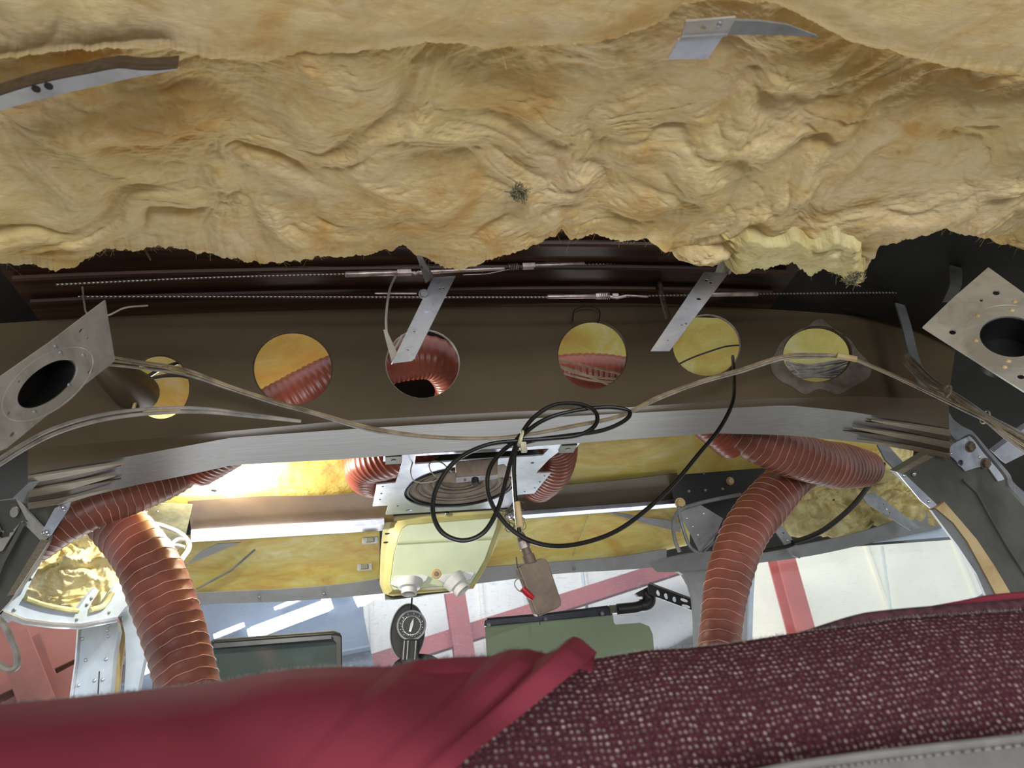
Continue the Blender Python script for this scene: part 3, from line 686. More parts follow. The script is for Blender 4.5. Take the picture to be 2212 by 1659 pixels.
MB().slab([[R(x, 1108 + (x - 1110) * -.075, -.03) for x in (1095, 1280, 1462)], [R(x, 1114 + (x - 1110) * -.075, -.045) for x in (1095, 1280, 1462)], [R(x, 1122 + (x - 1110) * -.075, -.03) for x in (1095, 1280, 1462)]], (0, .004, .004)).build('frame_rib', M['alu'], cfr)
# left corner frame piece behind the duct (yellowish web with rivets)
o = thing('corner_frame', 'yellow lit riveted frame corner behind the left duct', 'frame', R(360, 1120))
band('frame_web', [(300, 1092), (350, 1088), (415, 1090)], [(320, 1180), (370, 1200), (400, 1160)], M['frame_y'], o, -.03)
for x, y in ((316, 1105), (340, 1104), (358, 1122), (378, 1140)): rivet(o, R(x, y, -.032), (0, -.9, -.4), .003, M['alu_dull'])
# diagonal grey brace in the left lower bay and right lower bay
tag(band('roof_brace', [(392, 1232), (430, 1195), (470, 1175)], [(398, 1222), (440, 1205), (520, 1172)], M['grey'], None, -.02), 'short grey diagonal brace beside the left panel seam', 'brace')
tag(band('roof_brace', [(1290, 1100), (1380, 1115), (1470, 1128)], [(1330, 1112), (1400, 1132), (1470, 1150)], M['alu_dull'], None, -.025), 'dull grey diagonal brace crossing the right lower panel', 'brace')
# windshield header strip
hd = thing('windshield_header', 'grey metal strip along the top edge of the windshield', 'strip', R(900, 1270))
band('header_strip', [(395, 1282), (600, 1273), (720, 1264), (830, 1250), (1020, 1228), (1200, 1214), (1330, 1203), (1440, 1186)], [(395, 1306), (600, 1300), (720, 1292), (830, 1282), (1020, 1262), (1200, 1240), (1330, 1232), (1440, 1224)], M['grey'], hd, -.02)
for x, y in ((560, 1290), (700, 1283), (1120, 1240), (1240, 1230)): rivet(hd, R(x, y, -.022), (0, -.9, -.4), .004, M['alu_dull'])
# dark bolted gusset on the right
gp = plane3((1450, 1020, 1.42), (1640, 1010, 1.42), (1500, 1100, 1.44))
o = thing('bolted_gusset', 'black gusset plate with pale rivets, left of the right duct', 'gusset', PL(1540, 1050, gp))
MB().plate([PL(*q, gp) for q in ((1440, 1022), (1640, 1002), (1700, 1040), (1600, 1190), (1540, 1190), (1500, 1110), (1458, 1085))], gp[1] * -.003).build('gusset_face', M['black'], o, smooth=False)
for x, y in ((1482, 1019), (1500, 1018), (1535, 1016), (1488, 1061), (1524, 1059), (1561, 1056), (1560, 1150), (1520, 1022)): rivet(o, PL(x, y, gp), gp[1], .0036, M['alu_dull'])
bolt(o, PL(1577, 1039, gp), gp[1], .007, M['tan'])
gp2 = plane3((1470, 1105, 1.40), (1560, 1118, 1.40), (1515, 1190, 1.43))
o = thing('triangular_gusset', 'light grey triangular gusset with rivets beside the right duct', 'gusset', PL(1510, 1140, gp2))
MB().plate([PL(*q, gp2) for q in ((1468, 1108), (1508, 1087), (1562, 1120), (1540, 1170), (1512, 1194))], gp2[1] * -.002).build('gusset_face', M['grey'], o, smooth=False)
for x, y in ((1484, 1120), (1497, 1138), (1508, 1156), (1520, 1110)): rivet(o, PL(x, y, gp2), gp2[1], .003, M['alu_shiny'])
w = thing('wire_loop', 'grey wires looping beside the triangular gusset', 'wire', P(1460, 1130, 1.39))
for pts, r in ((((1600, 1068), (1540, 1080), (1500, 1090), (1468, 1102), (1455, 1130), (1458, 1165), (1468, 1192)), .004), (((1466, 1090), (1468, 1115), (1478, 1150), (1490, 1180), (1510, 1196)), .0035), (((1560, 1140), (1530, 1170), (1512, 1194)), .002), (((1565, 1152), (1535, 1178), (1518, 1195)), .002)):
    wire_obj('wire', [P(*q, 1.385) for q in pts], r, M['alu_dull'], w)
bolt(w, P(1469, 1087, 1.385), (0, -1, -.2), .009, M['tan'], 'clamp')

# ============================================================ SPEAKER PLATE
sp = zplane(.468)
S = thing('speaker_mount', 'bare aluminium mounting plate with notched edges under the spar', 'panel', PL(995, 1050, sp))
outl = [(829, 984), (868, 983), (1100, 968), (1253, 957), (1241, 971), (1210, 974), (1186, 992), (1158, 1022), (1190, 1022), (1154, 1066), (1119, 1069), (1099, 1096), (965, 1104), (833, 1112), (839, 1092), (805, 1094), (814, 1047), (854, 1043), (870, 997), (828, 997)]
slot = [(898, 985), (1050, 977), (1186, 969), (1172, 984), (1000, 995), (896, 1003)]
spk = pell(994, 1053, 122, 42, -.13, 48)
MB().plate([PL(*q, sp) for q in outl], (0, 0, .0025), [[PL(*q, sp) for q in slot], [PL(*q, sp) for q in spk], [PL(*q, sp) for q in pell(1150, 1000, 4, 2, 0, 10)], [PL(*q, sp) for q in pell(883, 1103, 7, 2, 0, 10)]]).build('plate_face', M['alu'], S, smooth=False)
MB().box(PL(1040, 985, zplane(.50)), (.13, 0, 0), (0, .03, 0), (0, 0, .002)).build('backing_plate', M['black'], S, smooth=False)
for q in ((827, 1051), (824, 1066), (821, 1079), (1176, 1028), (1166, 1041), (1155, 1054), (859, 1093), (1080, 1082), (912, 979), (1120, 972), (1133, 1062)):
    rivet(S, PL(*q, sp), (0, 0, -1), .0023, M['chrome'])
for a in ((832, 983, 868, 997), (1212, 960, 1240, 972)):
    c = PL((a[0] + a[2]) / 2, (a[1] + a[3]) / 2, sp); MB().box(c + Vector((0, 0, -.002)), (.013, 0, 0), (0, .016, 0), (0, 0, .002)).build('clip_nut', M['olive'], S, smooth=False, bevel=.001)
    MB().lathe(c + Vector((0, 0, -.004)), (0, 0, -1), [(0, .004), (.001, .004)], 12).build('clip_screw', M['alu_dull'], S)
lk = thing('loudspeaker', 'round paper coned loudspeaker set in the aluminium panel', 'speaker', PL(994, 1053, sp))
c = PL(994, 1053, sp); rr = (PL(1114, 1037, sp) - PL(874, 1069, sp)).length / 2
prof = [(.004, rr * 1.02), (.0035, rr * .97), (-.0005, rr * .93), (.001, rr * .90)]
MB().lathe(c, (0, 0, 1), prof, 64, (False, False)).build('rubber_surround', M['rubber'], lk)
prof = []; n = 56
for i in range(n + 1):
    t = i / n; r = rr * .92 * (1 - t) + .0005; prof.append((-.0005 + .020 * t + .0016 * math.sin(t * 48), r))
MB().lathe(c, (0, 0, 1), prof, 64, (False, True)).build('paper_cone', M['cone'], lk, sharp=80)
for t in (.08, .17, .26, .35, .44, .54, .64, .75):
    MB().tube(circ(c + Vector((0, 0, -.0003 + .020 * t)), Vector((1, 0, 0)), Vector((0, 1, 0)), rr * .92 * (1 - t), 48), .0011, 6, closed=True).build('groove_shade', M['module'], lk)  # dark rings paint the shade of the cone's grooves
MB().tube(circ(c + Vector((0, 0, -.001)), Vector((1, 0, 0)), Vector((0, 1, 0)), rr * .925, 56), .0022, 8, closed=True).build('rim_ring', M['black'], lk)
# small transformer bracket and volume knob across the speaker
o = thing('switch_bracket', 'brown metal bracket with a black knob across the speaker', 'bracket', P(1035, 1000, 1.12))
bp = plane3((985, 1000, 1.11), (1078, 993, 1.11), (985, 1030, 1.12))
MB().plate([PL(*q, bp) for q in ((985, 998), (1076, 990), (1074, 1024), (985, 1031))], bp[1] * -.012).build('bracket_body', M['module'], o, smooth=False, bevel=.001)
MB().plate([PL(*q, bp) + bp[1] * .002 for q in ((985, 1031), (1074, 1025), (1073, 1034), (985, 1043))], bp[1] * -.004, [[PL(*q, bp) + bp[1] * .002 for q in pell(1004, 1036, 3, 3, 0, 10)]]).build('bracket_lip', M['alu_shiny'], o, smooth=False)
MB().lathe(PL(1026, 1035, bp), (0, -.3, -1), [(0, .0062), (.010, .0062), (.011, .0052)], 18).build('knob', M['black'], o)
MB().plate([PL(*q, bp) for q in ((940, 1030), (975, 1022), (985, 1022), (985, 1044), (950, 1040))], bp[1] * -.008).build('side_tab', M['module'], o, smooth=False)
MB().plate([PL(*q, bp) for q in ((1074, 1006), (1090, 1003), (1118, 1028), (1075, 1032))], bp[1] * -.008).build('side_tab', M['cone'], o, smooth=False)
w = thing('speaker_wire', 'thin white wires looping over the speaker panel left part', 'wire', P(930, 1010, 1.12))
for pts in (((899, 986), (891, 1000), (887, 1020), (893, 1037), (910, 1043), (935, 1040), (948, 1034)), ((950, 1036), (932, 1020), (927, 1004), (938, 996), (955, 1000), (968, 1012), (980, 1024)), ((905, 978), (918, 984), (930, 981))):
    wire_obj('wire', [P(*q, 1.13) for q in pts], .0011, M['wire'], w)

# ============================================================ PALE BOX
bx = plane3((836, 1115, 1.49), (1085, 1100, 1.49), (845, 1275, 1.53))
B = thing('fibreglass_box', 'pale yellow green fibreglass box below the speaker panel', 'box', PL(940, 1190, bx))
outer = [(833, 1114), (960, 1106), (1092, 1098), (1088, 1135), (1078, 1165), (1050, 1225), (1022, 1272), (930, 1280), (848, 1288), (828, 1282), (820, 1262), (822, 1190), (826, 1150)]
MB().plate([PL(*q, bx) for q in outer], bx[1] * -.055).build('box_shell', M['fg_y'], B, smooth=False, bevel=.002)
fr_ = [(868, 1142), (880, 1134), (1075, 1118), (1072, 1138), (1046, 1210), (1016, 1262), (930, 1268), (848, 1274), (842, 1262), (850, 1200), (860, 1160)]
bs_ = [(846, 1126), (872, 1122), (1086, 1107), (1082, 1138), (1056, 1214), (1022, 1270), (930, 1277), (838, 1284), (828, 1266), (832, 1196), (838, 1150)]
f = [PL(*q, bx) + bx[1] * .016 for q in fr_]; b = [PL(*q, bx) for q in bs_]; n = len(f)
MB().add(f + b, [(i, n + i, n + (i + 1) % n, (i + 1) % n) for i in range(n)]).build('bulge_side', M['fg_y'], B, smooth=True, sharp=50)
MB().plate([q - bx[1] * 0 for q in f], bx[1] * -.004).build('bulge_face', M['fg'], B, smooth=False, bevel=.0025)
MB().slab([[PL(x, 1170 - (x - 858) * .055, bx) + bx[1] * .0165 for x in (858, 1060)], [PL(x, 1174 - (x - 858) * .055, bx) + bx[1] * .0185 for x in (858, 1060)], [PL(x, 1178 - (x - 858) * .055, bx) + bx[1] * .0160 for x in (858, 1060)]], bx[1] * -.002).build('crease', M['fg'], B)
MB().slab([[PL(*q, bx) + bx[1] * .003 for q in ((833, 1113), (1092, 1097))], [PL(*q, bx) + bx[1] * .003 for q in ((832, 1116), (1091, 1100))]], bx[1] * -.01).build('black_gasket', M['black'], B)
for q in ((841, 1119), (965, 1110), (1080, 1101)): rivet(B, PL(*q, bx) + bx[1] * .003, bx[1], .005, M['chrome'], 'screw')
for x, y in ((838, 1153), (835, 1172)): MB().box(PL(x, y, bx), (.006, 0, 0), (0, .003, 0), (0, 0, .0012)).build('vent_slot', M['black'], B, smooth=False)
MB().lathe(PL(941, 1239, bx) + bx[1] * .016, bx[1], [(0, .010), (.0012, .009)], 20).build('plug', M['tan'], B)
MB().lathe(PL(941, 1239, bx) + bx[1] * .017, bx[1], [(0, .005), (.0014, .004)], 20).build('plug_centre', M['module'], B)
# olive backing plate under the outlets
op = plane3((832, 1286, 1.54), (1020, 1270, 1.54), (835, 1294, 1.60))
MB().plate([P(*q, 1.56) for q in ((830, 1272), (985, 1262), (985, 1278), (832, 1295))], (0, .01, 0)).build('backing_strip', M['olive'], B, smooth=False)
for nm, fl_, c0, c1, r0, r1 in (('outlet', [(853, 1243), (914, 1240), (925, 1244), (918, 1256), (905, 1262), (860, 1268), (842, 1262)], (884, 1254), (883, 1282), .027, .0155), ('outlet', [(955, 1240), (1008, 1234), (1024, 1236), (1016, 1250), (1000, 1255), (960, 1260), (945, 1252)], (976, 1250), (998, 1275), .024, .017)):
    o = MB().plate([PL(*q, bx) + bx[1] * .021 for q in fl_], bx[1] * -.004).build('outlet_flange', M['nozzle'], B, smooth=False, bevel=.001)
    a = PL(*c0, bx) + bx[1] * .02; b = PL(*c1, bx) + bx[1] * .032; ax = b - a; L = ax.length
    MB().lathe(a, ax, [(0, r0), (L * .3, r0 * .92), (L * .55, (r0 + r1) / 2), (L * .62, r1), (L, r1), (L, r1 * .8), (L * .5, r1 * .72)], 32, (False, True)).build('outlet_spout', M['nozzle'], B)
# clips poking from the left of the box
for q, lb in (((800, 1167), 'upper small metal clip left of the pale box'), ((788, 1225), 'lower small metal clip left of the pale box')):
    o = thing('spring_clip', lb, 'clip', R(*q, -.04))
    c = R(*q, -.04); MB().box(c, (.016, 0, 0), (0, .003, 0), (0, 0, .007)).build('clip_plate', M['alu_dull'], o, smooth=False, bevel=.001)
    MB().box(c + Vector((-.001, -.004, 0)), (.008, 0, 0), (0, .002, 0), (0, 0, .005)).build('clip_nut', M['olive'], o, smooth=False, bevel=.001)
# tangle of fine wires right of the box
w = thing('wire_tangle', 'tangled fine white wires at the upper right corner of the pale box', 'wire', P(1105, 1120, 1.42)); rs = random.Random(4)
for k in range(14):
    cx, cy = 1105 + rs.uniform(-18, 18), 1115 + rs.uniform(-18, 18); pts = []
    a0 = rs.uniform(0, 6.3)
    for i in range(6): pts.append(P(cx + math.cos(a0 + i * .9) * rs.uniform(8, 26), cy + math.sin(a0 + i * .9) * rs.uniform(8, 24), 1.42 + rs.uniform(-.02, .02)))
    wire_obj('wire', pts, .0008, M['wire'] if k % 3 else M['wire_dark'], w, k=6, seg=5)

# ============================================================ DUCTS
def duct(label, pts, r, mat, pitch=.0095, k=14, seed=1, group=None, amp=.017, cord=True):
    """corrugated scat hose; r radius in metres (single value or per control point)"""
    P0 = smooth(pts, 24); rs_ = r if hasattr(r, '__len__') else [r] * len(pts)
    s = [0]
    for a, b in zip(P0, P0[1:]): s.append(s[-1] + (b - a).length)
    L = s[-1]; n = int(L / pitch * 7); S_ = np.linspace(0, L, n)
    arr = np.array([tuple(q) for q in P0]); Xs = [np.interp(S_, s, arr[:, i]) for i in range(3)]
    ctrl = np.interp(S_ / L, np.linspace(0, 1, len(rs_)), rs_)
    o = thing('air_duct', label, 'duct', pts[len(pts) // 2], group)
    seg = 44; C = np.stack(Xs, 1); T = np.gradient(C, axis=0); T /= np.linalg.norm(T, axis=1)[:, None]
    u = Vector(T[0]).orthogonal().normalized(); Fr = []
    for i in range(n):
        t = Vector(T[i]); u = (u - t * u.dot(t)).normalized(); Fr.append((u.copy(), t.cross(u)))
    th = np.linspace(0, 2 * np.pi, seg + 1); V = np.zeros((n, seg + 1, 3))
    for i in range(n):
        ph = (S_[i] / pitch) - th / (2 * np.pi); w = np.abs(np.sin(np.pi * ph)); 
        dent = .02 * np.sin(3 * th + seed + S_[i] * 20) + .015 * np.sin(2 * th - S_[i] * 35 + seed) + .012 * pn(th[:] * 0 + S_[i] / pitch * .55, 3 * np.cos(th), seed)
        rad = ctrl[i] * (1 - amp * w + dent); rad[-1] = rad[0] if False else rad[-1]
        U = np.array(Fr[i][0]); Wv = np.array(Fr[i][1])
        V[i] = C[i] + np.cos(th)[:, None] * U * rad[:, None] + np.sin(th)[:, None] * Wv * rad[:, None]
    fast_grid('hose_wall', V, mat, o)
    if cord:
        turns = int(L / pitch); m = MB(); pts2 = []
        for q in range(turns * 26):
            f = q / 26; t = 2 * math.pi * (f % 1); si = f * pitch
            i = min(n - 1, int(si / L * (n - 1))); dent = .02 * math.sin(3 * t + seed + S_[i] * 20) + .015 * math.sin(2 * t - S_[i] * 35 + seed)
            rad = ctrl[i] * (1 + dent + .004)
            pts2.append(Vector(C[i]) + Fr[i][0] * math.cos(t) * rad + Fr[i][1] * math.sin(t) * rad)
        m.tube(pts2, .0006, 4); m.build('stitching_cord', M['cord'], o)
    return o
duct('large red brown duct curving down the left windshield post', [P(205, 1090, 1.20), P(262, 1140, 1.19), P(318, 1215, 1.17), P(355, 1310, 1.16), P(388, 1410, 1.15), P(408, 1490, 1.14), P(420, 1560, 1.13)], [.036, .041, .043, .044, .044, .042, .042], M['hose'], pitch=.0175, seed=2)
duct('slimmer red duct emerging under the left end of the spar flange', [P(70, 1180, 1.10), P(125, 1140, 1.08), P(210, 1095, 1.08), P(300, 1062, 1.10), P(395, 1020, 1.13), P(500, 940, 1.16)], [.026, .028, .029, .028, .026, .026], M['hose'], pitch=.0105, seed=5)
duct('dark red duct behind the spar turning down beside the speaker panel', [P(420, 1000, 1.13), P(540, 925, 1.06), P(650, 862, 1.03), P(760, 806, 1.03), P(870, 775, 1.03), P(950, 782, 1.04), P(985, 850, 1.09), P(935, 935, 1.14), P(850, 980, 1.18), P(796, 1000, 1.23), P(800, 1030, 1.31), P(850, 1030, 1.38)], [.040, .042, .043, .042, .039, .036, .034, .036, .040, .041, .038, .036], M['hose_o'], pitch=.009, seed=7, cord=False, amp=.035)
duct('dark red duct behind the fourth hole ending right of the speaker panel', [P(1160, 1050, 1.36), P(1195, 1015, 1.28), P(1200, 955, 1.20), P(1150, 880, 1.10), P(1190, 822, 1.05), P(1290, 812, 1.04), P(1400, 835, 1.04), P(1500, 880, 1.07), P(1590, 950, 1.12)], [.036, .036, .040, .040, .038, .038, .038, .038, .040], M['hose_o'], pitch=.010, seed=9, cord=False, amp=.035)
duct('short thick red duct below the right end of the spar flange', [P(1520, 890, 1.10), P(1610, 940, 1.10), P(1700, 978, 1.12), P(1790, 1003, 1.16), P(1870, 1012, 1.22)], [.036, .038, .040, .042, .036], M['hose'], pitch=.0125, seed=11)
duct('large red brown duct dropping down the right windshield post', [P(1730, 1015, 1.24), P(1680, 1060, 1.22), P(1622, 1130, 1.20), P(1590, 1200, 1.19), P(1567, 1280, 1.18), P(1556, 1360, 1.17), P(1550, 1440, 1.16)], [.038, .040, .042, .040, .037, .034, .033], M['hose'], pitch=.0175, seed=13)

# ============================================================ WIRES
w = thing('wire_pair', 'two stiff white wires arching from far left to below the second hole', 'wire', P(300, 890, .80))
for dy in (0, 13):
    wire_obj('wire', [P(-60, 1035 + dy, .74), P(0, 990 + dy, .75), P(100, 932 + dy, .77), P(200, 900 + dy * .9, .79), P(310, 884 + dy * .8, .80), P(430, 882 + dy * .6, .82), P(540, 895 + dy * .3, .84), P(650, 910, .86)], .0021, M['wire'], w, 8)
w = thing('wire_bundle', 'long sagging bundle of tan wires crossing in front of the flange', 'wire', P(1115, 942, .80))
for k, (d, m_) in enumerate(((0, 'wire_tan'), (5, 'wire'), (-4, 'wire_tan'))):
    D = lambda x, y, Y, s=1: P(x, y + d * s, Y + .003 * k)
    wire_obj('wire', [D(235, 778, .72, 2), D(300, 787, .76, 1.6), D(400, 803, .82, 1.4), D(500, 838, .85, .9), D(600, 870, .85, .8), D(680, 892, .84, .6), D(800, 926, .83, .9), D(920, 943, .82, .5), D(1040, 947, .81, .3), D(1130, 940, .80, .3), D(1230, 922, .80, .5), D(1340, 898, .81, .5), D(1420, 860, .82, .8), D(1510, 826, .83, .7), D(1600, 800, .83, .9), D(1690, 772, .83, .9), D(1760, 768, .83, .8), D(1830, 772, .82, .4), D(1900, 798, .80, .5), D(1990, 838, .78, .8), D(2080, 880, .76, 1.2), D(2150, 915, .75, 1), D(2260, 975, .73, 1)], .0015, M[m_], w, 8)
MB().tube([P(1808, 768, .815), P(1850, 776, .81)], .0042, 10).build('tan_sleeve', M['tan'], w)
w = thing('wire_crossing', 'dark wires crossing behind the leftmost hole', 'wire', P(345, 800, .95))
for pts in (((250, 842), (300, 825), (345, 798), (390, 782), (430, 765)), ((250, 770), (300, 785), (350, 800), (405, 815), (440, 820)), ((270, 835), (310, 822), (360, 812), (415, 812))): wire_obj('wire', [P(*q, .96) for q in pts], .003, M['wire_dark'], w)
# crumpled brown wool/sheath poking at the leftmost hole
o = thing('bundle_sleeve', 'brown sheathed wire bundle end poking over the leftmost hole', 'sleeve', P(260, 820, .86))
m = MB().lathe(P(215, 785, .80), P(292, 845, .90) - P(215, 785, .80), [(0, .012), (.04, .020), (.09, .026), (.115, .026), (.12, .02)], 20); m.build('sheath', M['brown'], o)
MB().tube([P(*q, .885) for q in ((268, 783), (288, 796), (303, 812), (298, 850), (288, 884))], .0022, 8).build('sheath_edge', M['tan'], o)
# thick grey bundle on the right
w = thing('wire_bundle', 'thick bundle of grey white wires running to the right edge', 'wire', P(2050, 840, .78)); rs = random.Random(9)
for k in range(16):
    a = rs.uniform(0, 6.28); q = rs.uniform(.2, 1); ox, oy = math.cos(a) * q, math.sin(a) * q
    sp_ = (16, 18, 16, 9, 15, 10, 20, 30); ctr = ((1960, 775), (1985, 800), (2015, 828), (2046, 846), (2085, 874), (2130, 902), (2180, 935), (2260, 985))
    wire_obj('wire', [P(cx + ox * s * .5 - oy * s * .3, cy + oy * s, .80 - .008 * i + ox * .006) for i, ((cx, cy), s) in enumerate(zip(ctr, sp_))], .0017, M['wire'] if k % 3 else M['wire_tan'], w, 5, 6)
for q in ((2046, 846), (2128, 901)):
    MB().tube(circ(P(*q, .765), Vector((.4, 0, .9)).normalized(), Vector((0, 1, 0)), .0085, 20), .0012, 6, closed=True).build('cable_tie', M['tie'], w)
# wires seen inside the fourth and the rightmost hole
w = thing('wire_strands', 'slack pale wires seen through the fourth hole', 'wire', P(1280, 790, 1.0))
for pts in (((1195, 775), (1250, 787), (1360, 812)), ((1195, 785), (1260, 808), (1340, 842)), ((1200, 790), (1270, 812), (1355, 820)), ((1210, 805), (1280, 822), (1360, 826))): wire_obj('wire', [P(*q, .98) for q in pts], .0016, M['wire_tan'], w)
w = thing('wire_strands', 'bunched pale wires seen through the rightmost hole', 'wire', P(1765, 800, 1.0)); rs = random.Random(5)
for k in range(11): wire_obj('wire', [P(1690 + rs.uniform(0, 20), 800 + rs.uniform(-25, 15), .99), P(1750 + rs.uniform(-10, 10), 802 + rs.uniform(-14, 12), .98), P(1845 + rs.uniform(-10, 10), 800 + rs.uniform(-30, 22), .99)], .0024, M['wire'], w)
tag(wire_obj('thin_wire', [P(*q, .98) for q in ((1450, 795), (1490, 775), (1530, 760), (1570, 748), (1610, 745))], .0015, M['wire_dark']), 'single dark wire curving across the fifth hole', 'wire')
tag(wire_obj('thin_wire', [P(*q, .89) for q in ((1237, 696), (1238, 682), (1243, 668), (1272, 662), (1292, 668), (1296, 682), (1291, 698))], .0008, M['black']), 'little black wire hoop above the fourth hole', 'wire')
tag(wire_obj('thin_wire', [P(*q, .75) for q in ((178, 620), (182, 655), (190, 678), (230, 682), (270, 665), (320, 660))], .0011, M['wire']), 'thin pale wire behind the top of the left drilled plate', 'wire')

# coax with coils and hanging module
cx = thing('coaxial_cable', 'black cable tied in loose coils hanging before the flange', 'cable', P(1118, 950, .74))
Yb = .74
path = [(1583, 770, .93), (1586, 825, .84), (1582, 870, .80), (1555, 925, .78), (1510, 980, .76), (1460, 1040, .75), (1400, 1098, .745), (1330, 1148, .74), (1250, 1175, .735), (1180, 1178, .73), (1120, 1155, .73), (1075, 1110, .73), (1053, 1060, .73), (1058, 1012, .73), (1085, 975, .735), (1118, 948, .74),
        (1150, 905, .745), (1195, 876, .745), (1250, 873, .745), (1286, 890, .742), (1286, 918, .738), (1250, 940, .735), (1180, 948, .735), (1122, 952, .737),
        (1050, 962, .735), (985, 995, .73), (945, 1050, .728), (935, 1105, .727), (955, 1150, .727), (1000, 1168, .727), (1045, 1150, .727), (1075, 1100, .728), (1092, 1040, .73), (1108, 980, .735), (1125, 945, .742),
        (1170, 910, .748), (1230, 890, .748), (1310, 880, .748), (1358, 888, .746), (1350, 908, .742), (1300, 930, .739), (1220, 942, .738), (1150, 952, .738), (1116, 968, .738), (1110, 1010, .738), (1112, 1060, .738), (1116, 1110, .738), (1122, 1155, .738)]
MB().tube(smooth([P(*q) for q in path], 8), .0025, 10).build('cable_jacket', M['coax'], cx)
MB().tube([P(1117, 1085, .737), P(1124, 1140, .737)], [.0032, .0038], 12).build('tan_sleeve', M['tan'], cx)
MB().tube(circ(P(1124, 948, .737), Vector((.35, 0, .94)).normalized(), Vector((.0, 1, .1)).normalized(), .0085, 20), .0022, 6, closed=True).build('cable_tie', M['tie'], cx)
MB().box(P(1131, 966, .73), (.0035, 0, 0), (0, .002, 0), (0, 0, .006)).build('tie_head', M['tie'], cx, smooth=False, bevel=.001)
md = thing('metal_module', 'small worn tan metal box hanging from the black cable', 'module', P(1165, 1265, .73))
mp = plane3((1120, 1224, .73), (1178, 1206, .735), (1163, 1330, .74))
body = [(1119, 1226), (1128, 1220), (1168, 1206), (1180, 1208), (1186, 1218), (1213, 1298), (1212, 1308), (1204, 1315), (1165, 1331), (1158, 1326), (1140, 1278)]
MB().plate([PL(*q, mp) for q in body], mp[1] * -.010).build('module_case', M['module'], md, bevel=.0012, smooth=False)
a = P(1123, 1152, .737); b = PL(1150, 1218, mp) - mp[1] * .004; ax = b - a; L = ax.length
MB().lathe(a, ax, [(0, .0038), (L * .18, .0052), (L * .3, .0048)], 14).build('connector_boot', M['module'], md)
MB().lathe(a + ax * .28, ax, [(0, .0056), (L * .22, .0056)], 6).build('connector_nut', M['steel'], md, sharp=20)
MB().lathe(a + ax * .5, ax, [(0, .0048), (L * .2, .0050), (L * .22, .0064), (L * .42, .0066), (L * .5, .007)], 18).build('connector_body', M['module'], md)
wire_obj('lead_wire', [PL(*q, mp) + mp[1] * .002 for q in ((1128, 1250), (1115, 1252), (1110, 1262), (1116, 1274), (1126, 1280))], .0006, M['wire'], md)
MB().tube([PL(1126, 1272, mp) + mp[1] * .003, PL(1138, 1284, mp) + mp[1] * .003, PL(1149, 1293, mp) + mp[1] * .003], [.0032, .0034, .0026], 12).build('crimp_terminal', M['red'], md)
wire_obj('bare_pin', [PL(1115, 1203, mp), PL(1118, 1228, mp)], .0006, M['black'], md); wire_obj('bare_pin', [PL(1162, 1328, mp), PL(1167, 1350, mp)], .0005, M['black'], md)

# ============================================================ LEFT DOOR / WINDOW FRAME
def polyplate(name, pts, pl_, mat, parent=None, th=.004, holes=(), bevel=0):
    return MB().plate([PL(*q, pl_) for q in pts], pl_[1] * -th, [[PL(*q, pl_) for q in h] for h in holes]).build(name, mat, parent, smooth=False, bevel=bevel)
hpL = plane3((20, 1330, 1.20), (250, 1345, 1.40), (250, 1230, 1.36))
LF = thing('left_frame_corner', 'pale blue grey window frame corner with triangular openings, left side', 'frame', PL(150, 1335, hpL))
fr_o = [(0, 1322), (20, 1305), (44, 1285), (60, 1250), (100, 1180), (106, 1180), (56, 1290), (52, 1294), (100, 1306), (165, 1318), (185, 1290), (203, 1268), (214, 1276), (198, 1300), (192, 1318), (230, 1300), (256, 1262), (272, 1236), (320, 1180), (345, 1180), (330, 1260), (296, 1300), (265, 1310), (252, 1338), (170, 1352), (90, 1348), (30, 1335)]
polyplate('frame_face', [(-30, 1335), (0, 1318), (44, 1285), (70, 1232), (102, 1178), (107, 1180), (60, 1270), (50, 1292), (100, 1310), (165, 1321), (188, 1288), (205, 1270), (214, 1276), (200, 1298), (190, 1318), (225, 1308), (250, 1262), (272, 1242), (300, 1200), (345, 1160), (350, 1230), (296, 1290), (270, 1312), (252, 1336), (170, 1352), (90, 1347), (30, 1336)], hpL, M['frame'], LF, .006)
q1 = [PL(*q, hpL) for q in ((0, 1322), (50, 1342), (110, 1350), (170, 1353), (250, 1338))]
MB().tube(q1, .005, 8).build('frame_edge', M['alu_shiny'], LF)
q2 = smooth([PL(*q, hpL) + hpL[1] * .002 for q in ((52, 1293), (100, 1309), (165, 1320))], 4); MB().tube(q2, .0045, 8).build('sealant_bead', M['frame_y'], LF)
q2 = smooth([PL(*q, hpL) + hpL[1] * .002 for q in ((192, 1318), (222, 1308), (240, 1280))], 4); MB().tube(q2, .0045, 8).build('sealant_bead', M['frame_y'], LF)
for q in ((165, 1338), (197, 1292), (187, 1306), (235, 1322), (30, 1318), (66, 1250), (82, 1220)): rivet(LF, PL(*q, hpL) + hpL[1] * .001, hpL[1], .003, M['alu_dull'])
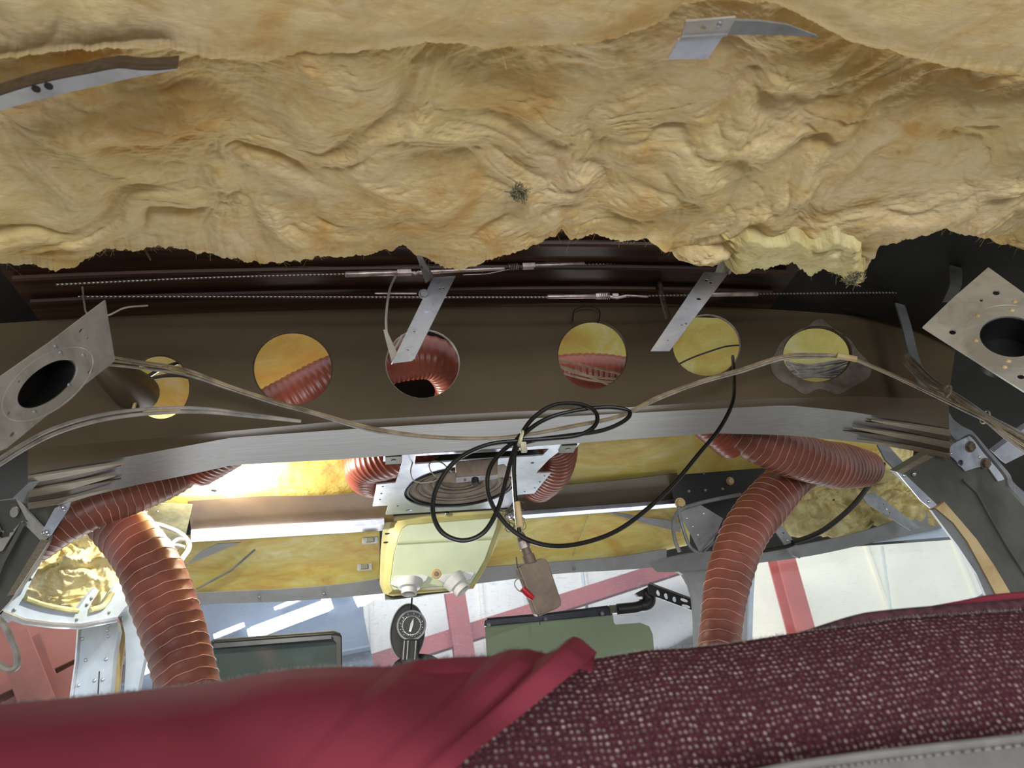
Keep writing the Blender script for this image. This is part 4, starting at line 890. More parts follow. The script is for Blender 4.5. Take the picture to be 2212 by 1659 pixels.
# wool clump behind it
def clump(label, poly_c, rx, ry, Y, mat, seed, k=1.3, depth=.05, amp=.8):
    o = thing('wool_clump', label, 'insulation', P(*poly_c, Y)); n1, n2 = 150, 90
    tt, pp_ = np.meshgrid(np.linspace(0, 2 * np.pi, n1), np.linspace(.02, 1, n2), indexing='ij')
    c = P(*poly_c, Y); ex = P(poly_c[0] + rx, poly_c[1], Y) - c; ez = P(poly_c[0], poly_c[1] - ry, Y) - c
    sx = np.cos(tt) * pp_; sy = np.sin(tt) * pp_
    sh = 1 + .18 * pn(np.cos(tt) * 1.5 + seed, np.sin(tt) * 1.5, seed)
    X = sx * ex.length * sh; Zz = sy * ez.length * sh
    h = depth * np.sqrt(np.clip(1 - pp_ ** 3, 0, 1)) + amp * .1 * lumps(X * 1.2, Zz * 1.2, seed, k)
    A = np.stack([c.x + X, c.y - h, c.z + Zz], -1); fast_grid('wool_sheet', A, mat, o); return o
clump('bright yellow white crumpled wool inside the left frame opening', (150, 1235), 118, 105, 1.40, M['wool_y'], 3, 2.6, .03, .5)
# door post plates at far left
dpl = plane3((-20, 1040, 1.00), (130, 1150, 1.04), (0, 1290, 1.14))
D = thing('door_frame', 'dark grey door frame with drilled gusset at the lower left corner', 'frame', PL(40, 1150, dpl))
polyplate('frame_channel', [(-120, 1130), (-10, 1090), (95, 1085), (112, 1140), (100, 1180), (60, 1245), (20, 1300), (0, 1322), (-80, 1400), (-160, 1300)], dpl, M['darkgrey'], D, .02)
dp2 = (dpl[0] + dpl[1] * .008, dpl[1])
polyplate('drilled_gusset', [(-30, 1085), (34, 1078), (90, 1138), (110, 1154), (92, 1172), (60, 1140), (44, 1128), (5, 1190), (-60, 1210)], dp2, M['alu_old'], D, .003, [pell(30, 1107, 9, 11, .2, 16), pell(25, 1152, 4, 8, .5, 12), pell(56, 1126, 4, 3, 0, 10), pell(1, 1156, 5, 8, .3, 12)])
polyplate('ridge', [(45, 1130), (52, 1136), (10, 1215), (-20, 1290), (-28, 1285), (5, 1205)], (dp2[0] + dpl[1] * .006, dpl[1]), M['darkgrey'], D, .006)
polyplate('edge_strip', [(88, 1166), (104, 1172), (60, 1240), (30, 1285), (14, 1288), (50, 1228)], (dp2[0] + dpl[1] * .002, dpl[1]), M['flange_pale'], D, .004)
polyplate('riveted_tab', [(118, 1098), (152, 1084), (146, 1102), (108, 1158), (92, 1146)], (dp2[0] + dpl[1] * .002, dpl[1]), M['alu'], D, .003)
for q in ((139, 1095), (104, 1148), (98, 1150)): rivet(D, PL(*q, dp2) + dpl[1] * .004, dpl[1], .004, M['alu_shiny'])
# grey curved strip from the spar end to the gusset
q = [(105, 955), (98, 1000), (88, 1030), (62, 1060), (50, 1085)]; q2 = [(98, 955), (90, 998), (76, 1028), (52, 1052), (28, 1075)]
tag(MB().slab([smooth([P(*a, .93) for a in q], 6), smooth([P(*a, .93) for a in q2], 6)], (0, .004, 0)).build('curved_strap', M['alu_dull']), 'grey curved strap joining the spar left end to the drilled gusset', 'strap')
# posts below left frame
pp_ = yplane(1.50)
po = thing('window_post', 'white riveted window post left of the big duct', 'post', PL(200, 1420, pp_))
polyplate('post_face', [(172, 1346), (252, 1342), (256, 1362), (245, 1420), (236, 1530), (152, 1530), (166, 1430)], pp_, M['frame'], po, .02)
MB().tube([PL(*q, pp_) for q in ((172, 1346), (166, 1430), (153, 1520))], .004, 8).build('post_edge', M['alu_shiny'], po)
for q in ((232, 1362), (234, 1374), (229, 1424), (222, 1468), (204, 1470), (185, 1426), (178, 1380), (234, 1352), (170, 1480)): rivet(po, PL(*q, pp_), (0, -1, 0), .0038, M['alu'])
MB().slab([[PL(*q, pp_) + Vector((0, -.001, 0)) for q in ((214, 1450), (211, 1500))], [PL(*q, pp_) + Vector((0, -.001, 0)) for q in ((216, 1450), (213, 1500))]], (0, .001, 0)).build('seam_line', M['black'], po)
po = thing('window_post', 'narrower pale window post touching the big left duct', 'post', PL(300, 1420, yplane(1.58)))
p5 = yplane(1.58)
polyplate('post_face', [(262, 1335), (275, 1312), (300, 1302), (345, 1305), (360, 1350), (318, 1395), (308, 1440), (290, 1530), (266, 1530), (272, 1430), (270, 1370)], p5, M['frame'], po, .02)
o = polyplate('sealant_gap', [(252, 1345), (268, 1345), (270, 1380), (262, 1440), (252, 1530), (236, 1530), (248, 1430)], yplane(1.60), M['tan'], None, .01); tag(o, 'tan filler strip between the two left window posts', 'strip')
# white hose loop at far left
tag(wire_obj('white_tube', [P(*q, 1.05) for q in ((-30, 1320), (5, 1345), (22, 1375), (36, 1410), (36, 1438), (18, 1446), (-10, 1428), (-40, 1390))], .0042, M['wire']), 'white tube loop hanging at the far left edge', 'tube')
# white twisted loop beside left rib
w = thing('cord_loop', 'white twisted cord loop tied to the left rib end', 'cord', R(400, 1160, -.08))
for pts, r in ((((325, 1130), (350, 1136), (385, 1150), (405, 1168), (408, 1185), (395, 1205), (385, 1220)), .0045), (((370, 1175), (385, 1165), (405, 1166)), .0035), (((362, 1185), (380, 1178), (400, 1182)), .003)):
    wire_obj('cord', [P(*q, 1.36) for q in pts], r, M['nozzle'], w)

# ============================================================ RIGHT SIDE FRAMES
hr = thing('right_window_header', 'grey arched header frame above the white right window', 'frame', P(1800, 1180, 1.45))
up = [(1400, 1218), (1440, 1206), (1500, 1194), (1560, 1190), (1640, 1188), (1730, 1178), (1850, 1152), (1960, 1118), (2030, 1092)]
lo = [(1420, 1236), (1446, 1236), (1500, 1232), (1560, 1226), (1640, 1216), (1750, 1201), (1860, 1178), (1960, 1156), (2040, 1140)]
MB().slab([smooth([P(*q, 1.46) for q in up], 5), smooth([P(*q, 1.49) for q in lo], 5)], (0, .006, .003)).build('header_face', M['grey'], hr)
up2 = [(1880, 1160), (1960, 1146), (2030, 1140), (2060, 1138)]; lo2 = [(1880, 1172), (1960, 1166), (2040, 1160), (2066, 1158)]
MB().slab([smooth([P(*q, 1.50) for q in up2], 4), smooth([P(*q, 1.50) for q in lo2], 4)], (0, .004, 0)).build('header_seal', M['frame'], hr)
ps = thing('window_post', 'grey centre post behind the right duct with a rounded corner', 'post', P(1560, 1300, 1.52)); p6 = yplane(1.52)
crn = [(1418, 1212), (1440, 1208), (1500, 1196), (1640, 1190), (1622, 1230), (1618, 1290), (1614, 1430), (1502, 1430), (1500, 1330), (1496, 1290), (1488, 1262), (1475, 1240), (1455, 1228), (1432, 1226)]
polyplate('post_face', crn, p6, M['grey'], ps, .012)
MB().tube([PL(*q, p6) + Vector((.004, 0, 0)) for q in ((1622, 1230), (1618, 1290), (1614, 1420))], .006, 8).build('post_seal', M['frame'], ps)
for nm, pts, lb, Y in (('frame_strut', [(1657, 1124), (1672, 1112), (1735, 1195), (1728, 1206), (1712, 1200)], 'lower grey drilled strut crossing right wool, nearer the duct', 1.42), ('frame_strut', [(1860, 1068), (1888, 1062), (1988, 1140), (1968, 1146), (1872, 1086)], 'upper grey drilled strut crossing right wool, nearer the door frame', 1.42)):
    pv = yplane(Y); o = thing(nm, lb, 'strut', PL(*pts[0], pv))
    cxm = sum(q[0] for q in pts) / 5; cym = sum(q[1] for q in pts) / 5
    polyplate('strut_face', pts, pv, M['alu_dull'], o, .003, [pell(cxm + (cxm - pts[1][0]) * t, cym + (cym - pts[1][1]) * t, 2.5, 2, 0, 10) for t in (-.3, .2)])
    rivet(o, PL(cxm, cym, pv), (0, -1, 0), .003, M['alu_shiny'])
clump('greenish buff wool stuffed between the right duct and the struts', (1768, 1102), 120, 68, 1.56, M['wool_g'], 8, 2.0, .05, 1.0)
clump('yellowish wool clump behind the upper right strut', (1915, 1060), 105, 88, 1.54, M['wool_g'], 15, 2.0, .05, 1.0)
clump('small wool clump tucked under the flange end at right', (1880, 1000), 56, 46, 1.44, M['wool_g'], 19, 1.4, .04)
tag(wire_obj('rubber_hose', [P(*q, 1.38) for q in ((1912, 1002), (1880, 1045), (1845, 1090), (1800, 1130), (1760, 1155), (1712, 1172))], .0055, M['coax']), 'grey black hose crossing right wool down to the window header', 'hose')
tag(wire_obj('rubber_hose', [P(*q, 1.40) for q in ((1730, 1168), (1700, 1180), (1660, 1188), (1630, 1192))], .004, M['coax']), 'short dark hose lying along the header behind the right duct', 'hose')
# big dark door frame at right
rp_ = plane3((1945, 1020, 1.02), (2095, 945, 1.00), (2190, 1290, 1.14))
RD = thing('door_frame', 'dark grey right door frame with a bolted bright gusset and peeling tan edge', 'frame', PL(2080, 1080, rp_))
polyplate('frame_channel', [(1940, 1019), (2058, 948), (2100, 950), (2180, 1045), (2240, 1110), (2400, 1300), (2400, 1420), (2230, 1400), (2175, 1300), (2130, 1210), (2075, 1140), (2040, 1096), (2024, 1094)], rp_, M['darkgrey'], RD, .02)
r2 = (rp_[0] + rp_[1] * .004, rp_[1])
polyplate('gusset_plate', [(2036, 980), (2052, 962), (2096, 942), (2182, 1032), (2156, 1040), (2132, 1006), (2110, 1010), (2085, 1018), (2060, 990), (2045, 979)], r2, M['alu'], RD, .003, [pell(2075, 1000, 6, 7, 0, 14)])
for q in ((2095, 965), (2128, 1001)): bolt(RD, PL(*q, r2), rp_[1], .0075, M['module'])
for q in ((2055, 980), (2115, 988)): rivet(RD, PL(*q, r2), rp_[1], .003, M['alu_shiny'])
polyplate('pale_edge', [(1938, 1019), (2040, 962), (2058, 950), (2062, 956), (2044, 974), (1975, 1008), (1950, 1024)], r2, M['flange_pale'], RD, .003)
polyplate('riveted_lip', [(1938, 1020), (1952, 1022), (2024, 1090), (2010, 1098), (1990, 1082)], r2, M['alu'], RD, .003)
for q in ((1953, 1028), (2006, 1084), (1975, 1024)): rivet(RD, PL(*q, r2), rp_[1], .004, M['alu_shiny'])
polyplate('tan_edge', [(2022, 1098), (2040, 1084), (2075, 1124), (2110, 1165), (2150, 1225), (2200, 1310), (2240, 1400), (2190, 1400), (2160, 1300), (2120, 1225), (2090, 1170), (2060, 1130)], (rp_[0] + rp_[1] * .007, rp_[1]), M['tan'], RD, .006)
polyplate('grey_inner_edge', [(2012, 1102), (2026, 1098), (2064, 1136), (2098, 1180), (2128, 1240), (2160, 1300), (2180, 1400), (2165, 1400), (2140, 1310), (2110, 1240), (2070, 1180), (2040, 1140)], (rp_[0] + rp_[1] * .003, rp_[1]), M['alu_dull'], RD, .006)
MB().tube([PL(*q, r2) for q in ((2080, 1036), (2110, 1064), (2140, 1120), (2175, 1180), (2220, 1250))], .0015, 6).build('pressed_ridge', M['darkgrey'], RD)
# bent tab in front of flange
pt = plane3((1895, 960, 1.08), (1920, 962, 1.08), (1955, 1010, 1.06)); o = polyplate('riveted_tab', [(1895, 960), (1918, 962), (1960, 1008), (1938, 1018), (1912, 992)], pt, M['alu_dull'], None, .003); tag(o, 'small grey riveted tab where the flange meets the right door frame', 'tab')
# grey curved hoop going from roof to right door frame
q = [(2010, 862), (2032, 901), (2048, 928), (2067, 950), (2098, 938), (2130, 975), (2172, 1025), (2180, 1050), (2212, 1085), (2250, 1130)]; q2 = [(2040, 866), (2056, 901), (2075, 918), (2094, 928), (2105, 936), (2136, 972), (2179, 1021), (2190, 1042), (2222, 1072), (2262, 1115)]
tag(MB().slab([smooth([P(*a, .98) for a in q], 6), smooth([P(*a, .98) for a in q2], 6)], (0, .006, 0)).build('curved_strap', M['alu_dull']), 'grey cranked strap running along the right door frame edge', 'strap')
o = thing('angle_bar', 'bright aluminium angle end at the right edge below the wires', 'bar', P(2180, 965, .85))
pv = plane3((2146, 978, .85), (2212, 930, .82), (2170, 1002, .86))
polyplate('angle_face', [(2146, 977), (2212, 926), (2300, 870), (2300, 930), (2212, 982), (2172, 1002)], pv, M['alu'], o, .01)
# right window thin tube and glazing
tag(wire_obj('curved_rail', [P(*q, 1.7) for q in ((2085, 1330), (2105, 1306), (2128, 1288), (2152, 1276), (2180, 1270))], .009, M['frame']), 'pale curved rail seen through the bottom right window', 'rail')

# ============================================================ WINDSHIELD + VISORS
def pane(name, pts, Ys, mat, th=.004):
    q = [P(x, y, Y) for (x, y), Y in zip(pts, Ys)]; nrm = (q[1] - q[0]).cross(q[2] - q[0]).normalized() * th
    o = MB().plate(q, nrm).build(name, mat, None, smooth=False); o['kind'] = 'structure'; return o
wp = plane3((395, 1300, 1.86), (1440, 1222, 1.86), (900, 1480, 2.10))
wn1 = MB().plate([PL(*q, wp) for q in ((290, 1290), (395, 1290), (900, 1262), (1495, 1205), (1500, 1290), (1502, 1440), (900, 1500), (250, 1560))], wp[1] * -.004).build('window_1', M['glass'], None, smooth=False); struct(wn1)
wn2 = MB().plate([P(*q, 1.56) for q in ((1610, 1200), (2070, 1130), (2240, 1400), (1605, 1440))], (0, .004, 0)).build('window_2', M['glass_clear'], None, smooth=False); struct(wn2)
vp = yplane(1.72)
V1 = thing('sun_visor', 'dark green translucent sun visor with black top bar behind left duct', 'visor', PL(600, 1400, vp))
polyplate('visor_pane', [(458, 1396), (720, 1376), (726, 1380), (726, 1520), (440, 1540)], vp, M['visor_dark'], V1, .003)
MB().plate([PL(*q, yplane(1.71)) for q in ((452, 1388), (459, 1382), (720, 1364), (734, 1366), (738, 1374), (739, 1460), (726, 1460), (726, 1390), (720, 1384), (462, 1402))], (0, .012, 0)).build('visor_frame', M['black'], V1, smooth=False, bevel=.002)
MB().plate([PL(*q, yplane(1.70)) for q in ((462, 1390), (716, 1372), (716, 1380), (463, 1400))], (0, .006, 0)).build('visor_bar', simple('blue_black_plastic', (52, 58, 66), .4), V1, smooth=False)
MB().tube([PL(*q, yplane(1.70)) for q in ((459, 1383), (720, 1364), (733, 1368))], .0022, 8).build('chrome_edge', M['chrome'], V1)
V2 = thing('sun_visor', 'green translucent sun visor with dark blue top bar, right of centre', 'visor', PL(1230, 1380, vp))
polyplate('visor_pane', [(1047, 1345), (1324, 1328), (1326, 1345), (1330, 1349), (1385, 1345), (1402, 1352), (1410, 1370), (1418, 1460), (1056, 1480)], vp, M['visor'], V2, .003)
polyplate('visor_bar', [(1046, 1352), (1047, 1340), (1058, 1334), (1180, 1325), (1312, 1310), (1322, 1314), (1324, 1328), (1180, 1341), (1052, 1353)], yplane(1.70), simple('dark_blue_plastic', (44, 50, 66), .3), V2, .012, bevel=.002)
MB().tube([PL(*q, yplane(1.698)) for q in ((1052, 1337), (1180, 1326), (1312, 1310), (1320, 1316))], .0022, 8).build('bar_edge', M['black'], V2)
for q in ((1301, 1325), (1178, 1337), (1056, 1350)): rivet(V2, PL(*q, yplane(1.69)), (0, -1, 0), .005, M['alu_dull'], 'screw')
a = PL(1318, 1318, yplane(1.70)); b = PL(1336, 1315, yplane(1.70)); MB().box((a + b) / 2, (.012, 0, 0), (0, .006, 0), (0, 0, .009)).build('hinge_tab', M['olive'], V2, smooth=False)
MB().tube(smooth([PL(*q, yplane(1.69)) for q in ((1334, 1316), (1355, 1314), (1378, 1311), (1396, 1303), (1400, 1290))], 5), .0125, 16).build('hinge_barrel', M['black'], V2)
MB().tube(smooth([PL(*q, yplane(1.69)) for q in ((1384, 1308), (1396, 1306), (1404, 1295), (1394, 1280))], 5), .014, 16).build('hinge_knuckle', M['black'], V2)
polyplate('hinge_clamp', [(1373, 1281), (1398, 1268), (1412, 1258), (1408, 1285), (1380, 1289)], yplane(1.68), M['black'], V2, .014, bevel=.002)
ap = yplane(1.66)
hl = [pell(1422, 1281, 4, 6.5, -.35, 14), pell(1439, 1288, 4, 6.5, -.35, 14), pell(1457, 1295, 4, 6, -.35, 14), pell(1478, 1297, 9, 3.2, .35, 14), pell(1482, 1310, 10, 3.2, .3, 14)]
polyplate('perforated_arm', [(1400, 1262), (1404, 1259), (1494, 1294), (1494, 1318), (1400, 1283)], ap, M['black'], V2, .004, hl)
MB().tube([PL(*q, ap) for q in ((1402, 1260), (1494, 1294))], .0025, 6).build('arm_edge', M['darkgrey'], V2)
# compass / thermometer
cp = yplane(1.62)
TH = thing('dial_gauge', 'round black dial gauge with white needle on the windshield centre', 'gauge', PL(888, 1360, cp))
c = PL(889, 1351, cp)
MB().plate([PL(*q, yplane(1.655)) for q in pell(880, 1366, 37, 62, .08, 36)], (0, .012, 0)).build('back_cup', M['black'], TH, smooth=False, bevel=.003)
MB().tube([PL(*q, yplane(1.652)) for q in pell(880, 1366, 37, 62, .08, 48)], .0012, 6, closed=True).build('cup_rim', M['alu_dull'], TH)
dr = (PL(921, 1351, cp) - PL(857, 1351, cp)).length / 2; ax = (C0 - c).normalized()
MB().lathe(c, ax, [(-.018, dr * .9), (0, dr), (.003, dr), (.003, dr * .88), (.001, dr * .87)], 48, (True, False)).build('bezel', M['alu_dull'], TH)
MB().lathe(c, ax, [(.0005, dr * .9), (.0012, dr * .9), (.0013, .0001)], 48, (False, False)).build('dial_face', M['black'], TH)
uu = Vector((1, 0, 0)); uu = (uu - ax * uu.dot(ax)).normalized(); vv = ax.cross(uu); vv = vv if vv.z > 0 else -vv
cc = c + ax * .0018; m = MB(); m.tube([cc + (uu * math.cos(t) + vv * math.sin(t)) * dr * .60 for t in np.linspace(0, 2 * math.pi, 40, endpoint=False)], .0006, 4, closed=True)
for k in range(36):
    a = math.radians(10 * k); d = uu * math.cos(a) + vv * math.sin(a); m.tube([cc + d * dr * .60, cc + d * dr * (.68 if k % 3 else .72)], .0005, 4)
m.build('dial_scale', M['dial'], TH)
for k in range(12):
    a = math.radians(30 * k + 15); d = uu * math.cos(a) + vv * math.sin(a); MB().tube([cc + d * dr * .74 - vv * .0012, cc + d * dr * .80 + vv * .0012], .0008, 4).build('dial_mark', M['dial'], TH)
d = (uu * .32 + vv * .95).normalized(); e = d.cross(ax)
MB().plate([cc + ax * .001 + q for q in (d * dr * .5, d * dr * .1 + e * .003, -d * dr * .42 + e * .0022, -d * dr * .42 - e * .0022, d * dr * .1 - e * .003)], ax * .0006).build('needle', M['dial'], TH, smooth=False)
MB().tube([P(890, 1292, 1.60), P(888, 1322, 1.62)], .0018, 6).build('stem', M['black'], TH)
polyplate('lower_body', [(872, 1380), (905, 1380), (906, 1440), (864, 1440)], yplane(1.615), M['black'], TH, .02, bevel=.004)
for x in (874, 882, 899): MB().tube([P(x, 1384, 1.612), P(x - 3, 1425, 1.612)], .0016, 6).build('body_rib', M['alu_dull'], TH)
MB().lathe(P(900, 1444, 1.60), (0, -.6, .8), [(-.01, .052), (0, .052), (.006, .048), (.006, .036), (0, .034)], 40, (True, True)).build('base_ring', M['black'], TH)

# ============================================================ WORK LAMP at the left panel
wl_c = R(462, 1058, -.075)
L_ = thing('work_lamp', 'glaring small work lamp lighting the yellow panel above the left duct', 'lamp', wl_c)
MB().lathe(wl_c, (0, 0, 1), [(-.004, .003), (-.002, .006), (.004, .006), (.006, .005)], 20).build('lamp_body', M['chrome'], L_)
MB().lathe(wl_c + Vector((0, 0, .006)), (0, 0, 1), [(0, .006), (.004, .006), (.008, .003), (.009, .0005)], 20).build('lamp_bulb', M['bulb'], L_)
pl_ = light('work_lamp_light', 'POINT', wl_c + Vector((.01, -.008, .014)), 11, (1, .98, .90), size=.012)
pl_.parent = None
MB().tube([wl_c, R(462, 1045, -.05), R(462, 1030, -.01)], .0008, 6).build('lamp_cord', M['wire'], L_)

# ============================================================ HANGAR STEEL AND LAMP REFLECTIONS
def beam(label, a, b, w, Y, mat, name='steel_beam', Yb_=None):
    A = P(*a, Y); Bq = P(*b, Yb_ or Y); d = (Bq - A).normalized(); s = Vector((0, 1, 0)).cross(d).normalized(); y = Vector((0, 1, 0))
    o = thing(name, label, 'beam', A); m = (A + Bq) / 2; h = (Bq - A) / 2
    for nm, off, sz, dp in (('beam_flange', -w * .5, w, .012), ('beam_flange', w * .5, w, .012)):
        MB().box(m + y * off, h, s * (w / 2), y * dp).build(nm, mat, o, smooth=False)
    MB().box(m, h, s * .012, y * (w * .5)).build('beam_web', mat, o, smooth=False); return o
beam('red column behind the white right window', (1680, 1180), (1748, 1430), .20, 7.3, M['beam'])
beam('short red column left of the right visor', (978, 1260), (1006, 1440), .19, 7.4, M['beam'])
beam('pale red diagonal beam seen through the windshield', (790, 1440), (1500, 1212), .16, 7.5, M['beam'])
beam('upper thick dull red beam through the far left window', (-60, 1480), (240, 1340), .48, 6.4, M['beam_d'])
beam('lower dull red beam through the far left window', (20, 1560), (260, 1430), .22, 6.0, M['beam_d'])
beam('steep dull red post at the far left bottom', (40, 1380), (110, 1560), .2, 5.8, M['beam_d'])
for k, (a, b, r, lb) in enumerate((((545, 1368), (710, 1306), .055, 'thick bright streak added as a lamp reflection above the left visor'), ((600, 1312), (700, 1272), .016, 'thin streak added as a lamp reflection above the thick one'), ((775, 1297), (830, 1268), .06, 'short bright streak added as a lamp reflection left of the pale box corner'), ((296, 1448), (352, 1424), .06, 'bright streak added as a lamp reflection left of the big left duct'), ((700, 1288), (745, 1272), .03, 'small streak added as a lamp reflection just below the windshield header'), ((470, 1372), (520, 1352), .022, 'faint streak added as a lamp reflection beside the big left duct'))):
    A = P(*a, 6.9); Bq = P(*b, 6.9); o = thing('reflection_streak', lb, 'lamp', A)  # glowing tubes added in place of lamp reflections in the windshield
    MB().tube([A, Bq], r, 12).build('reflection_tube', M['tube'], o); d = (Bq - A).normalized()
    for e in (A, Bq): MB().tube([e - d * .03, e + d * .03], r * .9, 10).build('end_cap', M['tube'], o)
    MB().box((A + Bq) / 2 + Vector((0, .03 + r * .5, .0)), (Bq - A) / 2.1, Vector((0, .03, 0)), Vector((0, 0, r * .5))).build('reflection_batten', M['nozzle'], o, smooth=False)
for x in (1905, 1250, 1120):
    A = P(x, 1180, 7.6); Bq = P(x + 32, 1420, 7.6); o = MB().tube([A, Bq], .018, 6).build('wall_conduit', M['nozzle']); tag(o, {1905: 'thin white conduit on the wall behind the right window', 1250: 'thin conduit on the wall behind the hanging module', 1120: 'thin conduit on the wall behind the right visor left end'}[x], 'pipe')

# ============================================================ SEAT BACK
def uvset(o, uvf):
    me = o.data; uv = me.uv_layers.new(name='UVMap'); co = np.zeros(len(me.vertices) * 3); me.vertices.foreach_get('co', co); co = co.reshape(-1, 3)
    li = np.zeros(len(me.loops), int); me.loops.foreach_get('vertex_index', li); q = uvf(li); uv.data.foreach_set('uv', q.astype(np.float32).ravel())
ridge = [(-400, 1560), (0, 1530), (150, 1517), (300, 1502), (480, 1482), (620, 1460), (740, 1455), (900, 1442), (1100, 1430), (1290, 1422), (1400, 1404), (1480, 1400), (1560, 1392), (1700, 1370), (1800, 1357), (1950, 1335), (2212, 1318), (2600, 1290)]
ST = thing('seat_back', 'maroon and grey tweed seat back across the bottom right', 'seat', P(1500, 1659, .40))
def seat_surface(xr, ridge_, nu, nv, lift, bottom, seed, wr):
    U = np.linspace(xr[0], xr[1], nu); A = np.zeros((nv, nu, 3)); UV = np.zeros((nv, nu, 2)); rr_ = np.interp(U, [q[0] for q in ridge_], [q[1] for q in ridge_])
    for j, x in enumerate(U):
        tp = np.array(P(x, rr_[j], .43 - lift)); r = .030
        nb = 16
        for i in range(nv):
            if i < nb: # rear roll-over
                a = math.pi * .5 * (1 - i / nb); p = tp + np.array([0, r * math.sin(a) * 1.3 , -r * (1 - math.cos(a))]); s = -(nb - i) * .004
            else:
                t = (i - nb) / (nv - 1 - nb); dz = t * bottom; yb = -.035 * (1 - math.exp(-t * bottom / .035)) - .05 * t; p = tp + np.array([0, yb, -dz]); s = math.hypot(dz, yb)
            A[i, j] = p; UV[i, j] = (tp[0], s)
    d = wr(A[..., 0], A[..., 2]); fade = np.clip((np.arange(nv)[:, None] - 10) / 20, 0, 1); A[..., 1] -= d * fade
    return A, UV
A, UV = seat_surface((-400, 2600), ridge, 200, 110, 0, .26, 1, lambda x, z: .003 * fbm(x * 8, z * 8, 2, 5))
o = fast_grid('tweed_cover', A, M['tweed'], ST); uvset(o, lambda li: UV.reshape(-1, 2)[li])
# folded flap and piping along the top right
q = smooth([P(x, y, .44) for x, y in ((1730, 1368), (1790, 1355), (1850, 1344), (1930, 1334), (2020, 1326), (2120, 1318), (2212, 1310), (2400, 1295))], 6)
MB().tube(q, [.0008 + .0042 * min(1, i / 14) for i in range(len(q))], 12).build('top_welt', simple('dark_maroon_welt', (84, 46, 54), .9, c2=(50, 26, 32), scale=200, bump=.5), ST)
q = smooth([P(x, y, .455) for x, y in ((1990, 1316), (2080, 1306), (2150, 1297), (2212, 1291), (2400, 1276))], 6)
MB().tube(q, [.0010 + .003 * min(1, i / 10) for i in range(len(q))], 12).build('rear_edge', M['crimson'], ST)
# grey vinyl band at lower right
def onseat(px, py, off=0):  # ray to the seat front sheet (locally a steep plane)
    p0 = P(1900, 1620, .355); n = Vector((0, -1, .33)).normalized(); return PL(px, py, (p0 + n * off, n))
tb = [(1560, 1690), (1700, 1658), (1850, 1636), (2000, 1618), (2212, 1594), (2400, 1572)]
MB().slab([smooth([onseat(*q, .006) for q in tb], 5), smooth([onseat(q[0], q[1] + 90, .008) for q in tb], 5)], (0, .006, 0)).build('vinyl_band', M['vinyl'], ST)
MB().tube(smooth([onseat(*q, .006) for q in tb], 5), .0022, 10).build('piping', M['vinyl'], ST)
m = MB()
L0 = smooth([onseat(q[0], q[1] + 16, .0085) for q in tb], 10)
for a, b in zip(L0[::1], L0[1::1]): m.tube([a, a + (b - a) * .6], .0005, 5)
tag(m.build('stitches', M['thread'], ST), kind='stuff')
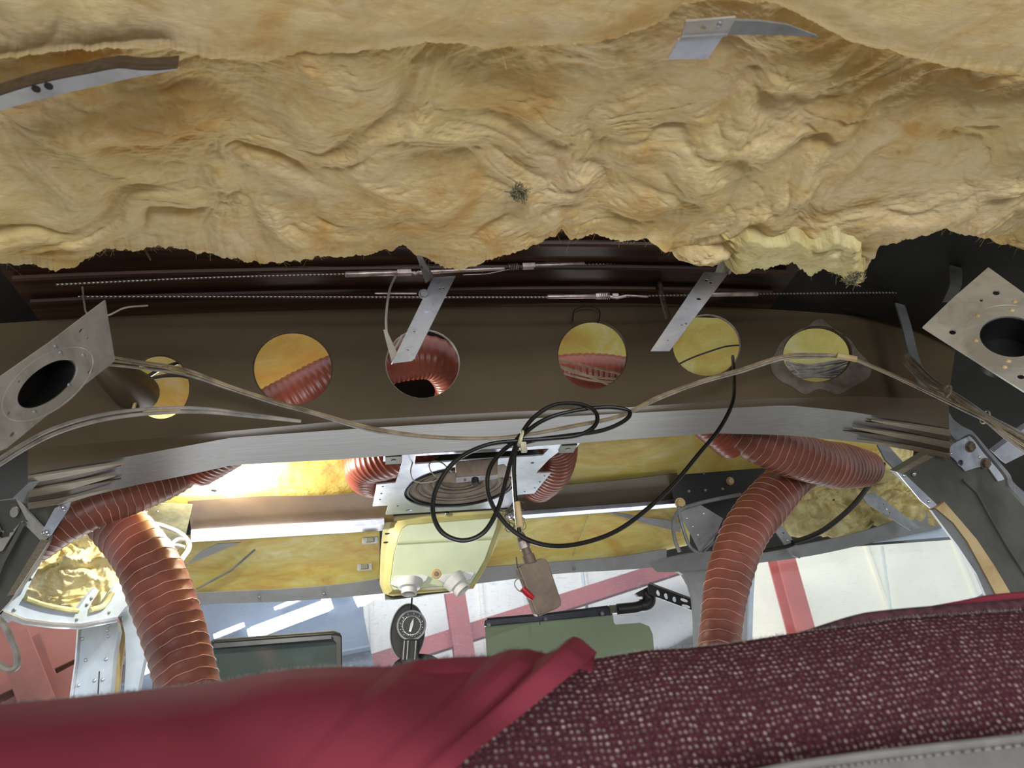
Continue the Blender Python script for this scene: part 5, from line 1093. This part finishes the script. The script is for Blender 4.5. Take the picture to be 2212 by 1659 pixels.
# crimson cloth draped over the left part
cr = [(-400, 1545), (0, 1522), (150, 1508), (300, 1492), (480, 1472), (560, 1455), (640, 1444), (740, 1440), (850, 1440), (900, 1426), (980, 1420), (1060, 1417), (1100, 1403), (1140, 1402), (1180, 1412), (1205, 1402), (1225, 1382), (1240, 1374), (1256, 1380), (1290, 1410)]
cl = thing('cloth', 'plain crimson cloth draped over the left part of the seat back', 'cloth', P(500, 1659, .38))
U = np.linspace(0, 1, 330); nv = 150; A = np.zeros((nv, 330, 3))
cre = [(0, 1290), (.35, 1210), (.6, 1120), (1.0, 940), (1.35, 800)]
rx = np.array([q[0] for q in cr]); ry = np.array([q[1] for q in cr])
for j, u in enumerate(U):
    for i in range(nv):
        t = i / (nv - 1) * 1.3
        # right edge slants down-left
        xr_ = np.interp(t, [0, .25, .5, .8, 1.3], [1290, 1205, 1120, 1010, 850]); x = -400 + (xr_ + 400) * u
        xt = -400 + (1290 + 400) * u; yt = np.interp(xt, rx, ry); y = yt + (1760 - yt) * t / 1.3 * 1.05
        Yd = .405 - .055 * (1 - math.exp(-t * 5)) - .035 * t; A[i, j] = P(x, y, Yd)
k1 = A[..., 0]; k2 = A[..., 2] - 1.2
dg = (k1 * .72 + k2 * .9)
fold = .010 * np.sin(dg * 60 + 2.5 * fbm(k1 * 7, k2 * 7, 2, 3)) * np.clip((k1 + .12) / .12, .12, 1) + .005 * fbm(k1 * 11, k2 * 9, 3, 9)
A[..., 1] -= fold * np.clip(np.arange(nv)[:, None] / 12, 0, 1)
# roll the top edge backwards
top = A[0].copy(); rows_ = [top + np.array([0, .02 * math.sin(a), -.02 * (1 - math.cos(a))]) for a in np.linspace(math.pi / 2, 0, 10)]
A = np.concatenate([np.array(rows_)[:-1], A], 0)
fast_grid('cloth_sheet', A, M['crimson'], cl)
lc = MB(); rs = np.random.RandomState(11)
for _ in range(1500):
    x = rs.uniform(0, 2212); y = np.interp(x, rx, ry) if x < 1290 else np.interp(x, [q[0] for q in ridge], [q[1] for q in ridge]); p = P(x, y + 2, .41 if x < 1290 else .43)
    d = Vector((rs.randn() * .8, rs.randn() * .3, 1)).normalized() * (.001 + .0014 * rs.rand()); lc.tube([p, p + d], .00012, 3, cap=False)
tag(lc.build('lint', M['thread'], ST), kind='stuff')

for st, g in {'air_duct': 'red corrugated air ducts', 'steel_beam': 'red hangar steelwork', 'reflection_streak': 'streaks added as lamp reflections in the windshield', 'insulation_blanket': 'yellow insulation between the roof frames', 'wool_clump': 'wool stuffed behind the window frames', 'control_cable': 'control cables above the spar', 'roof_bracket': 'hanging roof straps', 'sun_visor': 'sun visors', 'drilled_plate': 'drilled side plates', 'insulation_batt': 'roof insulation batts', 'spring_clip': 'clips left of the pale box', 'frame_strut': 'struts crossing the right wool', 'window_post': 'window posts'}.items():
    for o in bpy.data.objects:
        if o.parent is None and o.name.split('.')[0] == st: o['group'] = g
# tidy helper property
for o in bpy.data.objects:
    if '_o' in o.keys(): del o['_o']
